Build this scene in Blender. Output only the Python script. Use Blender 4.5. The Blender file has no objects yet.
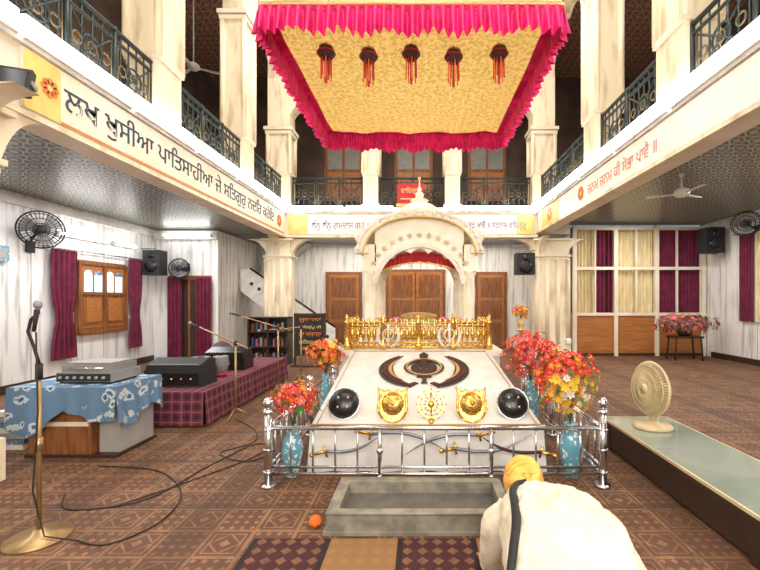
import bpy, math, random
from mathutils import Vector, Matrix
random.seed(7)
PI=math.pi
V3=Vector
# ------------------------------------------------------------------ materials
def _nt(name):
    m=bpy.data.materials.new(name); m.use_nodes=True
    nt=m.node_tree; return m,nt,nt.nodes['Principled BSDF']
def M(name,col,rough=.6,metal=0.,col2=None,scale=5.,stretch=(1,1,1),bump=0.,estr=0.,lo=.4,hi=.62,detail=4.,bscale=None,transl=0.):
    m,nt,b=_nt(name)
    b.inputs['Roughness'].default_value=rough; b.inputs['Metallic'].default_value=metal
    b.inputs['Base Color'].default_value=(*col,1)
    if estr>0:
        b.inputs['Emission Color'].default_value=(*col,1); b.inputs['Emission Strength'].default_value=estr
    tc=nt.nodes.new('ShaderNodeTexCoord'); mp=nt.nodes.new('ShaderNodeMapping')
    mp.inputs['Scale'].default_value=stretch; nt.links.new(tc.outputs['Object'],mp.inputs[0])
    nz=nt.nodes.new('ShaderNodeTexNoise'); nz.inputs['Scale'].default_value=scale; nz.inputs['Detail'].default_value=detail
    nt.links.new(mp.outputs[0],nz.inputs['Vector'])
    c2=col2 if col2 else tuple(c*.82 for c in col)
    r=nt.nodes.new('ShaderNodeValToRGB'); r.color_ramp.elements[0].position=lo; r.color_ramp.elements[1].position=hi
    r.color_ramp.elements[0].color=(*c2,1); r.color_ramp.elements[1].color=(*col,1)
    nt.links.new(nz.outputs[0],r.inputs[0])
    if estr<=0: nt.links.new(r.outputs[0],b.inputs['Base Color'])
    if bump>0:
        bp=nt.nodes.new('ShaderNodeBump'); bp.inputs['Strength'].default_value=bump; bp.inputs['Distance'].default_value=.02
        nt.links.new(nz.outputs[0],bp.inputs['Height']); nt.links.new(bp.outputs[0],b.inputs['Normal'])
    if transl>0: add_transl(nt,b,r.outputs[0],transl)
    return m
def add_transl(nt,b,colsock,f):
    tr=nt.nodes.new('ShaderNodeBsdfTranslucent'); nt.links.new(colsock,tr.inputs[0])
    mx=nt.nodes.new('ShaderNodeMixShader'); mx.inputs[0].default_value=f
    out=[n for n in nt.nodes if n.type=='OUTPUT_MATERIAL'][0]
    nt.links.new(b.outputs[0],mx.inputs[1]); nt.links.new(tr.outputs[0],mx.inputs[2]); nt.links.new(mx.outputs[0],out.inputs[0])
class NG:
    def __init__(s,nt): s.nt=nt
    def m(s,op,a,b=None,c=None):
        n=s.nt.nodes.new('ShaderNodeMath'); n.operation=op
        for i,x in enumerate((a,b,c)):
            if x is None: continue
            if isinstance(x,(int,float)): n.inputs[i].default_value=x
            else: s.nt.links.new(x,n.inputs[i])
        return n.outputs[0]
    def mix(s,f,a,b):
        n=s.nt.nodes.new('ShaderNodeMix'); n.data_type='RGBA'
        if isinstance(f,(int,float)): n.inputs[0].default_value=f
        else: s.nt.links.new(f,n.inputs[0])
        for i,x in ((6,a),(7,b)):
            if isinstance(x,tuple): n.inputs[i].default_value=(*x,1)
            else: s.nt.links.new(x,n.inputs[i])
        return n.outputs[2]
def pattern_mat(name,kind,A,Bc,C,size,rough=.8,bump=.0,axes='XY',metal=0,transl=0.):
    m,nt,b=_nt(name); g=NG(nt)
    b.inputs['Roughness'].default_value=rough; b.inputs['Metallic'].default_value=metal
    tc=nt.nodes.new('ShaderNodeTexCoord'); sp=nt.nodes.new('ShaderNodeSeparateXYZ'); nt.links.new(tc.outputs['Object'],sp.inputs[0])
    x=sp.outputs[axes[0]]; y=sp.outputs[axes[1]]
    sx,sy=size
    U=g.m('DIVIDE',x,sx); Vv=g.m('DIVIDE',y,sy)
    u=g.m('ABSOLUTE',g.m('SUBTRACT',g.m('FRACT',U),.5)); v=g.m('ABSOLUTE',g.m('SUBTRACT',g.m('FRACT',Vv),.5))
    mx=g.m('MAXIMUM',u,v); d=g.m('ADD',u,v)
    nz=nt.nodes.new('ShaderNodeTexNoise'); nz.inputs['Scale'].default_value=14; nz.inputs['Detail'].default_value=5
    nt.links.new(tc.outputs['Object'],nz.inputs['Vector'])
    nz2=nt.nodes.new('ShaderNodeTexNoise'); nz2.inputs['Scale'].default_value=.9
    nt.links.new(tc.outputs['Object'],nz2.inputs['Vector'])
    if kind=='carpet':
        b1=g.m('GREATER_THAN',mx,.455)
        ring=g.m('COMPARE',d,.36,.03)
        r2=g.m('COMPARE',mx,.36,.022)
        dm=g.m('LESS_THAN',d,.13)
        u4=g.m('ABSOLUTE',g.m('SUBTRACT',g.m('FRACT',g.m('MULTIPLY',U,4)),.5)); v4=g.m('ABSOLUTE',g.m('SUBTRACT',g.m('FRACT',g.m('MULTIPLY',Vv,4)),.5))
        small=g.m('LESS_THAN',g.m('ADD',u4,v4),.30)
        colsel=g.m('GREATER_THAN',g.m('FRACT',g.m('ADD',g.m('DIVIDE',U,2),g.m('MULTIPLY',g.m('FLOOR',Vv),.5))),.5)
        big=g.m('MAXIMUM',ring,g.m('MAXIMUM',dm,r2))
        t=g.m('ADD',g.m('MULTIPLY',big,g.m('SUBTRACT',1,colsel)),g.m('MULTIPLY',small,colsel))
        t=g.m('MAXIMUM',b1,t)
        t=g.m('MULTIPLY',t,g.m('ADD',g.m('MULTIPLY',nz.outputs[0],1.0),.2))
        col=g.mix(t,A,Bc)
        col=g.mix(g.m('MULTIPLY',nz2.outputs[0],.6),col,C)
        lane=g.m('LESS_THAN',g.m('FRACT',g.m('DIVIDE',x,sx*4)),.25)
        col=g.mix(g.m('MULTIPLY',lane,.4),col,(A[0]*.5,A[1]*.5,A[2]*.5))
        lane2=g.m('LESS_THAN',g.m('FRACT',g.m('DIVIDE',y,sy*3)),.08)
        col=g.mix(g.m('MULTIPLY',lane2,.5),col,(.03,.015,.01))
        # wear: blotchy dark soiling of the pile
        n4=nt.nodes.new('ShaderNodeTexNoise'); n4.inputs['Scale'].default_value=5; n4.inputs['Detail'].default_value=6
        nt.links.new(tc.outputs['Object'],n4.inputs['Vector'])
        col=g.mix(g.m('MULTIPLY',g.m('GREATER_THAN',n4.outputs[0],.52),.3),col,(.06,.025,.014))
    elif kind=='plaid':
        l1=g.m('GREATER_THAN',u,.3); l2=g.m('GREATER_THAN',v,.3)
        t=g.m('MULTIPLY',g.m('ADD',l1,l2),.5)
        col=g.mix(t,A,Bc)
        th=g.m('MAXIMUM',g.m('LESS_THAN',u,.05),g.m('LESS_THAN',v,.05)); col=g.mix(g.m('MULTIPLY',th,.7),col,C)
    elif kind=='dots':
        vo=nt.nodes.new('ShaderNodeTexVoronoi'); vo.inputs['Scale'].default_value=1/sx
        n3=nt.nodes.new('ShaderNodeTexNoise'); n3.inputs['Scale'].default_value=1.8/sx; n3.inputs['Detail'].default_value=3
        nt.links.new(tc.outputs['Object'],vo.inputs['Vector']); nt.links.new(tc.outputs['Object'],n3.inputs['Vector'])
        dd=g.m('ADD',vo.outputs['Distance'],g.m('MULTIPLY',g.m('SUBTRACT',n3.outputs[0],.5),1.2))
        t=g.m('LESS_THAN',dd,.36); col=g.mix(t,A,Bc)
        t2=g.m('LESS_THAN',dd,.12); col=g.mix(t2,col,C)
    elif kind=='brocade':
        ring=g.m('COMPARE',d,.4,.05); dm=g.m('LESS_THAN',d,.16)
        t=g.m('MULTIPLY',g.m('MAXIMUM',ring,dm),g.m('MULTIPLY',nz.outputs[0],1.1))
        n5=nt.nodes.new('ShaderNodeTexNoise'); n5.inputs['Scale'].default_value=26; n5.inputs['Detail'].default_value=2
        nt.links.new(tc.outputs['Object'],n5.inputs['Vector'])
        col=g.mix(t,A,Bc); col=g.mix(g.m('MULTIPLY',g.m('GREATER_THAN',n5.outputs[0],.53),.75),col,C)
    elif kind=='tin':
        ring=g.m('COMPARE',d,.42,.06); dm=g.m('LESS_THAN',d,.2); b1=g.m('GREATER_THAN',mx,.45)
        t=g.m('MAXIMUM',g.m('MAXIMUM',ring,dm),b1); col=g.mix(t,A,Bc)
        col=g.mix(g.m('MULTIPLY',nz.outputs[0],.4),col,C)
        bump=.8
    elif kind=='stripes':
        f=g.m('FRACT',U); col=g.mix(g.m('GREATER_THAN',f,.5),A,Bc)
        t=g.m('LESS_THAN',g.m('ADD',g.m('ABSOLUTE',g.m('SUBTRACT',g.m('FRACT',g.m('MULTIPLY',U,10)),.5)),g.m('ABSOLUTE',g.m('SUBTRACT',g.m('FRACT',g.m('DIVIDE',y,sy)),.5))),.38)
        col=g.mix(g.m('MULTIPLY',t,g.m('MULTIPLY',nz.outputs[0],.9)),col,C)
        ed=g.m('LESS_THAN',g.m('ABSOLUTE',g.m('SUBTRACT',g.m('FRACT',g.m('MULTIPLY',U,2)),.5)),.46)
        col=g.mix(ed,(.02,.01,.01),col)
    nt.links.new(col,b.inputs['Base Color'])
    if bump>0:
        bp=nt.nodes.new('ShaderNodeBump'); bp.inputs['Strength'].default_value=bump; bp.inputs['Distance'].default_value=.03
        nt.links.new(t,bp.inputs['Height']); nt.links.new(bp.outputs[0],b.inputs['Normal'])
    if transl>0: add_transl(nt,b,col,transl)
    return m

CARPET=pattern_mat('carpet_woven','carpet',(.110,.042,.020),(.38,.215,.10),(.155,.072,.036),(.27,.27),.75)
MARBLE=M('marble_streaked',(.88,.87,.84),.3,col2=(.50,.48,.45),scale=3,stretch=(3.5,3.5,.3),lo=.32,hi=.50,detail=6)
CREAM=M('cream_marble',(.90,.79,.58),.35,col2=(.54,.42,.27),scale=2.0,stretch=(2,2,.45),lo=.30,hi=.48,detail=7)
CREAM2=M('cream_paint',(.90,.82,.67),.5,col2=(.80,.69,.52),scale=2,stretch=(1,1,.6),detail=6)
WHITE=M('white_paint',(.90,.88,.83),.45)
PALKI=M('palki_marble',(.93,.88,.74),.3,col2=(.86,.78,.58),scale=4)
TIN=pattern_mat('tin_ceiling','tin',(.04,.055,.045),(.52,.54,.47),(.14,.15,.12),(.26,.26),.32,metal=.25)
TIN2=pattern_mat('tin_ceiling_up','tin',(.14,.06,.04),(.38,.22,.15),(.1,.07,.05),(.4,.4),.5)
DARK=M('gallery_shade_brown',(.11,.07,.05),.8,col2=(.06,.04,.03),scale=1.5)  # gloom of the unlit gallery put into this dark brown colour
LED=M('led_white',(1,.97,.97),.5,estr=15)
GLOW=M('daylit_glass',(.6,.8,.9),.3,estr=.7)
GOLD=M('gold',(.86,.58,.18),.22,.95,col2=(.62,.36,.08),scale=40,bump=.3)
GOLDP=M('gold_paint',(.82,.58,.20),.4,.4)
STEEL=M('steel',(.74,.74,.76),.18,1.)
SILVER=M('silver',(.85,.85,.85),.3,.8)
BLADE=M('blade_steel',(.30,.33,.40),.25,.6)
BLACK=M('black_gloss',(.012,.012,.012),.25)
BLKM=M('black_matt',(.02,.02,.022),.7)
IRON=M('iron_railing',(.025,.04,.04),.5,.3)
IRONG=M('iron_gold',(.13,.10,.05),.5,.4)
PINK=M('magenta_satin',(.86,.015,.19),.4,col2=(.58,.006,.11),scale=9)
RED=M('red_velvet',(.55,.02,.03),.6)
BROC=pattern_mat('gold_brocade','brocade',(.80,.56,.17),(.98,.80,.42),(.58,.36,.08),(.10,.10),.45,metal=.0,transl=.36)
CLOTH=M('white_cloth',(.82,.80,.76),.8,col2=(.74,.71,.66),scale=6,bump=.2)
MAROON=M('maroon_curtain',(.20,.012,.05),.75,col2=(.12,.006,.03))
CRCURT=M('cream_curtain',(.85,.74,.46),.8,col2=(.66,.53,.28),stretch=(4,4,.5))
WOOD=M('brown_wood',(.32,.12,.04),.4,col2=(.18,.065,.02),scale=4,stretch=(6,6,.6))
WOOD2=M('orange_wood',(.50,.19,.05),.4,col2=(.36,.13,.035),scale=4,stretch=(.6,6,6))
DWOOD=M('dark_wood',(.05,.025,.015),.5)
PLAID=pattern_mat('maroon_plaid','plaid',(.17,.025,.05),(.05,.010,.028),(.32,.13,.13),(.12,.12),.85,axes='YZ')
PLAIDT=pattern_mat('maroon_plaid_top','plaid',(.17,.025,.05),(.05,.010,.028),(.32,.13,.13),(.12,.12),.85)
BLUEC=pattern_mat('blue_floral','dots',(.11,.21,.34),(.50,.57,.60),(.06,.12,.26),(.12,.12),.8)
TEAL=pattern_mat('vase_teal','dots',(.12,.36,.46),(.8,.85,.85),(.05,.2,.5),(.05,.05),.3)
STONE=M('grey_green_stone',(.34,.31,.24),.35,col2=(.20,.19,.15),scale=9)
STONED=M('tray_lining',(.15,.14,.12),.5,col2=(.11,.1,.09),scale=9)
MATS=pattern_mat('striped_mat','stripes',(.055,.012,.015),(.26,.135,.05),(.34,.17,.07),(.9,.09),.9)
GLASS=M('glass_table_top',(.34,.38,.32),.05,col2=(.25,.29,.24),scale=1.5)
GREY=M('grey_metal',(.30,.30,.30),.4,.2)
LGREY=M('light_grey',(.42,.42,.41),.5)
SKIN=M('skin',(.42,.22,.13),.55,col2=(.37,.18,.1),scale=20)
KURTA=M('kurta_cotton',(.78,.72,.57),.85,col2=(.70,.63,.48),scale=5,bump=.25)
YELC=M('yellow_headcloth',(.90,.56,.13),.8,col2=(.74,.40,.07),scale=14,bump=.3)
HAIR=M('hair_black',(.015,.012,.01),.7)
GREEN=M('leaf_green',(.05,.18,.03),.6)
F_R=M('petal_red',(.75,.03,.03),.6); F_Y=M('petal_yellow',(.95,.62,.05),.6); F_O=M('petal_orange',(.9,.25,.03),.6)
F_P=M('petal_pink',(.80,.14,.20),.6); F_W=M('petal_white',(.9,.85,.75),.6); F_D=M('petal_dusty',(.30,.10,.11),.7)
BANN=M('banner_board',(.92,.86,.75),.5,col2=(.90,.78,.60),scale=1.5)
BANW=M('banner_board_pale',(.95,.91,.86),.4,col2=(.93,.85,.75),scale=1.5)
BANY=M('banner_yellow',(.95,.72,.22),.5); BANO=M('banner_orange',(.85,.25,.06),.5)
INK=M('banner_ink',(.03,.07,.10),.6); INKB=M('ink_blue',(.05,.08,.35),.6); INKR=M('ink_red',(.75,.30,.22),.6)
IVORY=M('ivory_plastic',(.72,.58,.33),.35)
KHM=M('emblem_maroon',(.075,.02,.018),.6); KHB=M('emblem_brown',(.05,.028,.03),.6); BOOKB=M('book_blue',(.04,.07,.16),.6)
EMG=M('embroidery_gold',(.55,.36,.13),.5)
ORG=M('marigold_orange',(.9,.2,.02),.7)
CABLE=M('cable_rubber',(.02,.018,.016),.6)
BRASS=M('brass_pole',(.50,.34,.16),.35,.7)

# ------------------------------------------------------------------ mesh builder
class MB:
    def __init__(s,name): s.name=name; s.V=[]; s.F=[]; s.MI=[]; s.S=[]; s.mats=[]
    def add(s,vs,fs,m,smooth=False):
        if m not in s.mats: s.mats.append(m)
        k=s.mats.index(m); o=len(s.V)
        s.V.extend([V3(v) for v in vs])
        for f in fs: s.F.append([o+i for i in f]); s.MI.append(k); s.S.append(smooth)
    def box(s,x0,x1,y0,y1,z0,z1,m,T=None,bev=0):
        vs=[V3((x,y,z)) for z in (z0,z1) for y in (y0,y1) for x in (x0,x1)]
        if T is not None: vs=[T@v for v in vs]
        s.add(vs,[(0,2,3,1),(4,5,7,6),(0,1,5,4),(2,6,7,3),(0,4,6,2),(1,3,7,5)],m)
    def tube(s,pts,r,m,seg=8,caps=True,smooth=True):
        pts=[V3(p) for p in pts]; n=len(pts)
        rs=r if isinstance(r,(list,tuple)) else [r]*n
        t=(pts[1]-pts[0]).normalized(); up=V3((0,0,1)) if abs(t.z)<.9 else V3((1,0,0))
        a=t.cross(up).normalized(); vs=[]
        for i,p in enumerate(pts):
            if i==0: t=(pts[1]-pts[0])
            elif i==n-1: t=pts[-1]-pts[-2]
            else: t=(pts[i+1]-pts[i]).normalized()+(pts[i]-pts[i-1]).normalized()
            if t.length<1e-9: t=V3((0,0,1))
            t.normalize(); a=(a-t*a.dot(t)).normalized(); b=t.cross(a)
            for k in range(seg):
                an=2*PI*k/seg; vs.append(p+(a*math.cos(an)+b*math.sin(an))*rs[i])
        fs=[(i*seg+k,i*seg+(k+1)%seg,(i+1)*seg+(k+1)%seg,(i+1)*seg+k) for i in range(n-1) for k in range(seg)]
        if caps: fs+= [tuple(range(seg))[::-1],tuple((n-1)*seg+k for k in range(seg))]
        s.add(vs,fs,m,smooth)
    def cyl(s,p0,p1,r,m,r1=None,seg=14): s.tube([p0,p1],[r,r if r1 is None else r1],m,seg,smooth=True)
    def lathe(s,prof,c,m,seg=24,R=None,ribs=0,amp=0,sq=(1,1)):
        c=V3(c); vs=[]
        for (r,z) in prof:
            for k in range(seg):
                a=2*PI*k/seg; rr=r*(1+amp*abs(math.sin(ribs*a/2))) if ribs else r
                v=V3((rr*math.cos(a)*sq[0],rr*math.sin(a)*sq[1],z))
                if R is not None: v=R@v
                vs.append(c+v)
        n=len(prof)
        fs=[(i*seg+k,i*seg+(k+1)%seg,(i+1)*seg+(k+1)%seg,(i+1)*seg+k) for i in range(n-1) for k in range(seg)]
        fs+=[tuple(range(seg))[::-1],tuple((n-1)*seg+k for k in range(seg))]
        s.add(vs,fs,m,True)
    def ball(s,c,r,m,seg=14,rings=9,R=None):
        rx,ry,rz=(r,r,r) if isinstance(r,(int,float)) else r
        c=V3(c); vs=[]
        for i in range(rings+1):
            ph=PI*i/rings
            for k in range(seg):
                a=2*PI*k/seg; v=V3((rx*math.sin(ph)*math.cos(a),ry*math.sin(ph)*math.sin(a),-rz*math.cos(ph)))
                if R is not None: v=R@v
                vs.append(c+v)
        fs=[(i*seg+k,i*seg+(k+1)%seg,(i+1)*seg+(k+1)%seg,(i+1)*seg+k) for i in range(rings) for k in range(seg)]
        s.add(vs,fs,m,True)
    def grid(s,fn,nu,nv,m,smooth=True):
        vs=[V3(fn(i/nu,j/nv)) for j in range(nv+1) for i in range(nu+1)]
        fs=[(j*(nu+1)+i,j*(nu+1)+i+1,(j+1)*(nu+1)+i+1,(j+1)*(nu+1)+i) for j in range(nv) for i in range(nu)]
        s.add(vs,fs,m,smooth)
    def prism(s,pts,org,ax,ay,th,m,off=0):
        org=V3(org);ax=V3(ax);ay=V3(ay);n=ax.cross(ay).normalized(); k=len(pts)
        a=[org+ax*p[0]+ay*p[1]+n*off for p in pts]; b=[v+n*th for v in a]
        fs=[tuple(range(k))[::-1],tuple(range(k,2*k))]+[(i,(i+1)%k,k+(i+1)%k,k+i) for i in range(k)]
        s.add(a+b,fs,m)
    def band(s,org,ax,ay,R,w,a0,a1,th,m,seg=28,taper=False,off=0,cx=0,cy=0):
        org=V3(org);ax=V3(ax);ay=V3(ay);n=ax.cross(ay).normalized(); vs=[]
        for i in range(seg+1):
            t=i/seg; a=a0+(a1-a0)*t; ww=w*(math.sin(PI*t)*.97+.03) if taper else w
            for rr,h in ((R-ww,off),(R,off),(R,off+th),(R-ww,off+th)):
                vs.append(org+ax*(cx+rr*math.cos(a))+ay*(cy+rr*math.sin(a))+n*h)
        fs=[(i*4+k,i*4+(k+1)%4,(i+1)*4+(k+1)%4,(i+1)*4+k) for i in range(seg) for k in range(4)]
        fs+=[(3,2,1,0),tuple(seg*4+k for k in range(4))]
        s.add(vs,fs,m)
    def ring(s,c,R,r,m,nrm=(0,0,1),seg=28,ts=6):
        n=V3(nrm).normalized(); up=V3((0,0,1)) if abs(n.z)<.9 else V3((1,0,0)); a=n.cross(up).normalized(); b=n.cross(a)
        c=V3(c); vs=[]
        for i in range(seg):
            an=2*PI*i/seg; d=a*math.cos(an)+b*math.sin(an)
            for k in range(ts):
                q=2*PI*k/ts; vs.append(c+d*(R+r*math.cos(q))+n*(r*math.sin(q)))
        fs=[(i*ts+k,i*ts+(k+1)%ts,((i+1)%seg)*ts+(k+1)%ts,((i+1)%seg)*ts+k) for i in range(seg) for k in range(ts)]
        s.add(vs,fs,m,True)
    def arch(s,org,ax,L,zs,za,zt,thv,m,cusps=0,N=48,amp=.06):
        org=V3(org);ax=V3(ax);th=V3(thv); vs=[]
        for i in range(N+1):
            u=i/N; q=2*u-1; e=max(0,1-abs(q)**2.2)**.5
            z=zs+(za-zs)*e
            if cusps: z-=amp*(1-abs(math.sin(cusps*PI*u)))*(0 if i in (0,N) else 1)
            p=org+ax*(L*u); ztop=zt(p) if callable(zt) else zt
            for zz,t in ((z,0),(ztop,0),(ztop,1),(z,1)):
                vs.append(V3((p.x,p.y,zz))+th*t)
        fs=[(i*4+k,i*4+(k+1)%4,(i+1)*4+(k+1)%4,(i+1)*4+k) for i in range(N) for k in range(4)]
        fs+=[(3,2,1,0),tuple(N*4+k for k in range(4))]
        s.add(vs,fs,m)
    def text(s,txt,org,ax,ay,w,h,m,th=.006):
        cu=bpy.data.curves.new('t','FONT'); cu.body=txt; cu.extrude=.01; cu.resolution_u=3
        ob=bpy.data.objects.new('t',cu); bpy.context.collection.objects.link(ob)
        bpy.context.view_layer.update()
        me=bpy.data.meshes.new_from_object(ob.evaluated_get(bpy.context.evaluated_depsgraph_get()))
        if len(me.vertices):
            xs=[v.co.x for v in me.vertices]; ys=[v.co.y for v in me.vertices]
            x0,x1,y0,y1=min(xs),max(xs),min(ys),max(ys)
            org=V3(org);ax=V3(ax);ay=V3(ay);n=ax.cross(ay)
            vs=[org+ax*((v.co.x-x0)/(x1-x0)*w)+ay*((v.co.y-y0)/(y1-y0)*h)+n*(th if v.co.z>0 else 0) for v in me.vertices]
            s.add(vs,[tuple(p.vertices) for p in me.polygons],m)
        bpy.data.objects.remove(ob); bpy.data.meshes.remove(me); bpy.data.curves.remove(cu)
    def build(s,parent=None,name=None):
        xs=[v.x for v in s.V]; ys=[v.y for v in s.V]; zs=[v.z for v in s.V]
        c=V3(((min(xs)+max(xs))/2,(min(ys)+max(ys))/2,min(zs)))
        me=bpy.data.meshes.new(s.name); me.from_pydata([v-c for v in s.V],[],s.F)
        for m in s.mats: me.materials.append(m)
        for i,p in enumerate(me.polygons): p.material_index=s.MI[i]; p.use_smooth=s.S[i]
        me.update()
        ob=bpy.data.objects.new(s.name,me); ob.location=c
        bpy.context.collection.objects.link(ob)
        if parent: ob.parent=parent
        return ob
def simple_box(name,*a):
    b=MB(name); b.box(*a); return b.build()

XL,XR=-3.5,3.05; YB=10.37; WL,WR=-6.6,7.7; YE=12.6
UT=8.7
# ------------------------------------------------------------------ shell
simple_box('floor',WL-.2,WR+.2,-2.2,YE+.2,-.1,0,CARPET)
b=MB('wall_left'); b.box(WL-.2,WL,-2,9.9,0,3.9,MARBLE); b.build()
b=MB('trim_1'); b.box(WL,WL+.06,-2,9.88,3.05,3.2,WHITE); b.build()
b=MB('trim_2'); b.box(WL+.06,-5.0,9.84,9.9,3.0,3.2,WHITE); b.build()
b=MB('trim_3'); b.box(WR-.06,WR,-2,10.7,3.38,3.54,WHITE); b.build()
b=MB('baseboard_left'); b.box(WL,WL+.03,-2,9.88,0,.14,DWOOD); b.build()
b=MB('wall_left_back'); b.box(WL-.2,-5.0,9.9,10.1,0,3.22,MARBLE); b.build()
b=MB('wall_stair_side'); b.box(-5.2,-5.0,10.1,YE,0,3.22,MARBLE); b.build()
b=MB('wall_back'); b.box(-5.2,4.2,YE,YE+.2,0,3.22,MARBLE); b.build()
b=MB('wall_back_right'); b.box(4.0,4.2,11.05,YE,0,3.22,MARBLE); b.build()
b=MB('wall_right'); b.box(WR,WR+.2,-2,11.0,0,3.9,MARBLE); b.build()
b=MB('baseboard_right'); b.box(WR-.03,WR,-2,10.55,0,.14,DWOOD); b.build()
b=MB('wall_near'); b.box(WL,WR,-2.2,-2.0,0,9.6,CREAM2); b.build()
# cover strips between the wall cladding panels
b=MB('trim_4')
for i in range(15): b.box(WL,WL+.006,-1.8+i*.78,-1.79+i*.78,.14,3.05,LGREY)
b.build()
b=MB('trim_5')
for i in range(15): b.box(WR-.006,WR,-1.8+i*.78,-1.79+i*.78,.14,3.38,LGREY)
b.build()
def slab(name,x0,x1,y0,y1,zc,m=TIN):
    b=MB(name); b.box(x0,x1,y0,y1,zc+.02,3.9,CREAM2); b.box(x0,x1,y0,y1,zc,zc+.02,m); b.build()
slab('ceiling_left',WL,XL-.27,-2,YB+.3,3.25); slab('ceiling_right',XR+.27,WR,-2,11,3.55)
slab('ceiling_back',-5.2,XR+.95,YB+.3,YE,3.24)
b=MB('gallery_beam_left'); b.box(XL-.27,XL,-2,YB+.3,3.12,3.9,CREAM2); b.box(XL,XL+.05,-2,YB,3.74,3.78,WHITE); b.box(XL,XL+.04,-2,YB,3.12,3.17,CREAM); b.build()
b=MB('gallery_beam_right'); b.box(XR,XR+.27,-2,YB+.3,3.22,3.9,CREAM2); b.box(XR-.05,XR,-2,YB,3.74,3.78,WHITE); b.box(XR-.04,XR,-2,YB,3.22,3.27,CREAM); b.build()
b=MB('gallery_beam_back'); b.box(XL,XR,YB,YB+.3,3.12,3.9,CREAM2); b.box(XL,XR,YB-.05,YB,3.74,3.78,WHITE); b.box(XL,XR,YB-.04,YB,3.12,3.17,CREAM); b.build()
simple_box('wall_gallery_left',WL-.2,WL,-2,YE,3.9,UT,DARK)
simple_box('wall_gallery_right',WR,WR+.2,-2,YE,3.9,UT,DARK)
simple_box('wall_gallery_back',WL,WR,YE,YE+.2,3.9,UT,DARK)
simple_box('ceiling_gallery_left',WL,XL-.45,-2,YE,UT-.2,UT-.1,TIN2)
simple_box('ceiling_gallery_right',XR+.45,WR,-2,YE,UT-.2,UT-.1,TIN2)
simple_box('ceiling_gallery_back',XL-.45,XR+.45,YB+.45,YE,7.3,7.4,TIN2)
simple_box('ceiling',XL-.5,XR+.5,-2,YB+.5,9.5,9.6,WHITE)
for i,yy in enumerate((2.5,5.0,7.4)):
    b=MB('window_%d'%(3+i)); b.box(WL,WL+.05,yy,yy+1.1,4.9,6.6,WOOD); b.box(WL+.05,WL+.06,yy+.1,yy+.5,5.0,6.5,GREY); b.box(WL+.05,WL+.06,yy+.6,yy+1.0,5.0,6.5,GREY); b.build()
for i,xx in enumerate((-3.0,-.8,1.5)):
    b=MB('window_%d'%(6+i)); y=YE; b.box(xx,xx+1.2,y-.05,y,4.6,6.4,WOOD)
    for k in range(2):
        b.box(xx+.1+k*.54,xx+.56+k*.54,y-.06,y-.05,4.7,5.5,WOOD2); b.box(xx+.1+k*.54,xx+.56+k*.54,y-.06,y-.05,5.6,6.3,GREY)
    b.build()
for i,yy in enumerate((5.4,7.8)):
    b=MB('window_%d'%(9+i)); b.box(WR-.05,WR,yy,yy+1.1,4.9,6.6,WOOD); b.box(WR-.06,WR-.05,yy+.1,yy+.5,5.0,6.5,GREY); b.box(WR-.06,WR-.05,yy+.6,yy+1.0,5.0,6.5,GREY); b.build()

def pillar(name,x0,x1,y0,y1,z1,xin):
    b=MB(name)
    b.box(x0-.05,x1+.05,y0-.05,y1+.05,0,.35,CREAM)
    b.box(x0,x1,y0,y1,.35,z1,CREAM)
    w=(x1-x0)
    b.box(x0-.02,x1+.02,y0-.02,y1+.02,.42,.47,WHITE)
    for zz,e in ((z1-.55,.03),(z1-.48,.06),(z1-.06,.1)): b.box(x0-e,x1+e,y0-e,y1+e,zz,zz+.05,CREAM)
    for cx in (x0,x0+w*.33,x0+w*.66,x1):
        b.cyl((cx,y0,.35),(cx,y0,z1-.55),.055,CREAM)
    for cx in (x0,x1): b.lathe([(.1,0),(.07,.06),(.085,.1),(.055,.16)],(cx,y0,.35),WHITE,12)
    pts=[(0,0),(0,-.55)]+[(.55*(1-math.cos(a)),-.55+.55*math.sin(a)) for a in [PI/2*i/8 for i in range(1,9)]]
    b.prism(pts,(xin-.14 if xin<0 else xin+.02,y0,z1),(0,-1,0),(0,0,1),.14,CREAM,off=-.14 if xin>0 else 0)
    for sx,xx in ((1,x1),(-1,x0)):
        b.prism(pts,(xx,y0+.08,z1),(sx,0,0),(0,0,1),.2,CREAM,off=-.2 if sx>0 else 0)
    return b.build()
pillar('marble_pillar',XL-.50,XL+.12,YB+.02,YB+.45,3.1,-3.5)
pillar('marble_pillar',XR-.02,XR+.80,YB+.02,YB+.45,3.1,3.05)
pillar('marble_pillar',XL-.42,XL-.02,2.85,3.3,3.1,-3.5)
b=MB('pillar_corbel')
pts=[(0,0),(0,-.8)]+[(.42*(1-math.cos(a)),-.8+.8*math.sin(a)) for a in [PI/2*i/10 for i in range(1,11)]]
b.prism(pts,(XL-.24,3.3,3.12),(0,1,0),(0,0,1),.24,CREAM,off=0); b.build()
def upcol(name,x0,x1,y0,y1,sp=7.2):
    b=MB(name); b.box(x0,x1,y0,y1,3.9,UT,CREAM)
    for z,e in ((3.9,.04),(4.75,.03),(sp-.1,.05),(sp,.08)): b.box(x0-e,x1+e,y0-e,y1+e,z,z+.08,CREAM2)
    for cx in (x0,x1):
        for cy in (y0,y1): b.cyl((cx,cy,4.8),(cx,cy,sp-.1),.05,CREAM)
    b.build()
LC=[(2.95,3.4),(5.38,5.9),(8.0,8.48)]; RC=[(2.4,2.85),(4.65,5.2),(6.95,7.5)]
for y0,y1 in LC: upcol('gallery_column',XL-.45,XL-.02,y0,y1)
for y0,y1 in RC: upcol('gallery_column',XR+.02,XR+.45,y0,y1)
BC=[(-1.48,-1.09),(.65,1.04)]
for x0,x1 in BC: upcol('gallery_column',x0,x1,YB+.02,YB+.42,5.9)
upcol('gallery_column',XL-.45,XL+.12,YB,YB+.45,5.9); upcol('gallery_column',XR-.12,XR+.45,YB,YB+.45,5.9)
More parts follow.
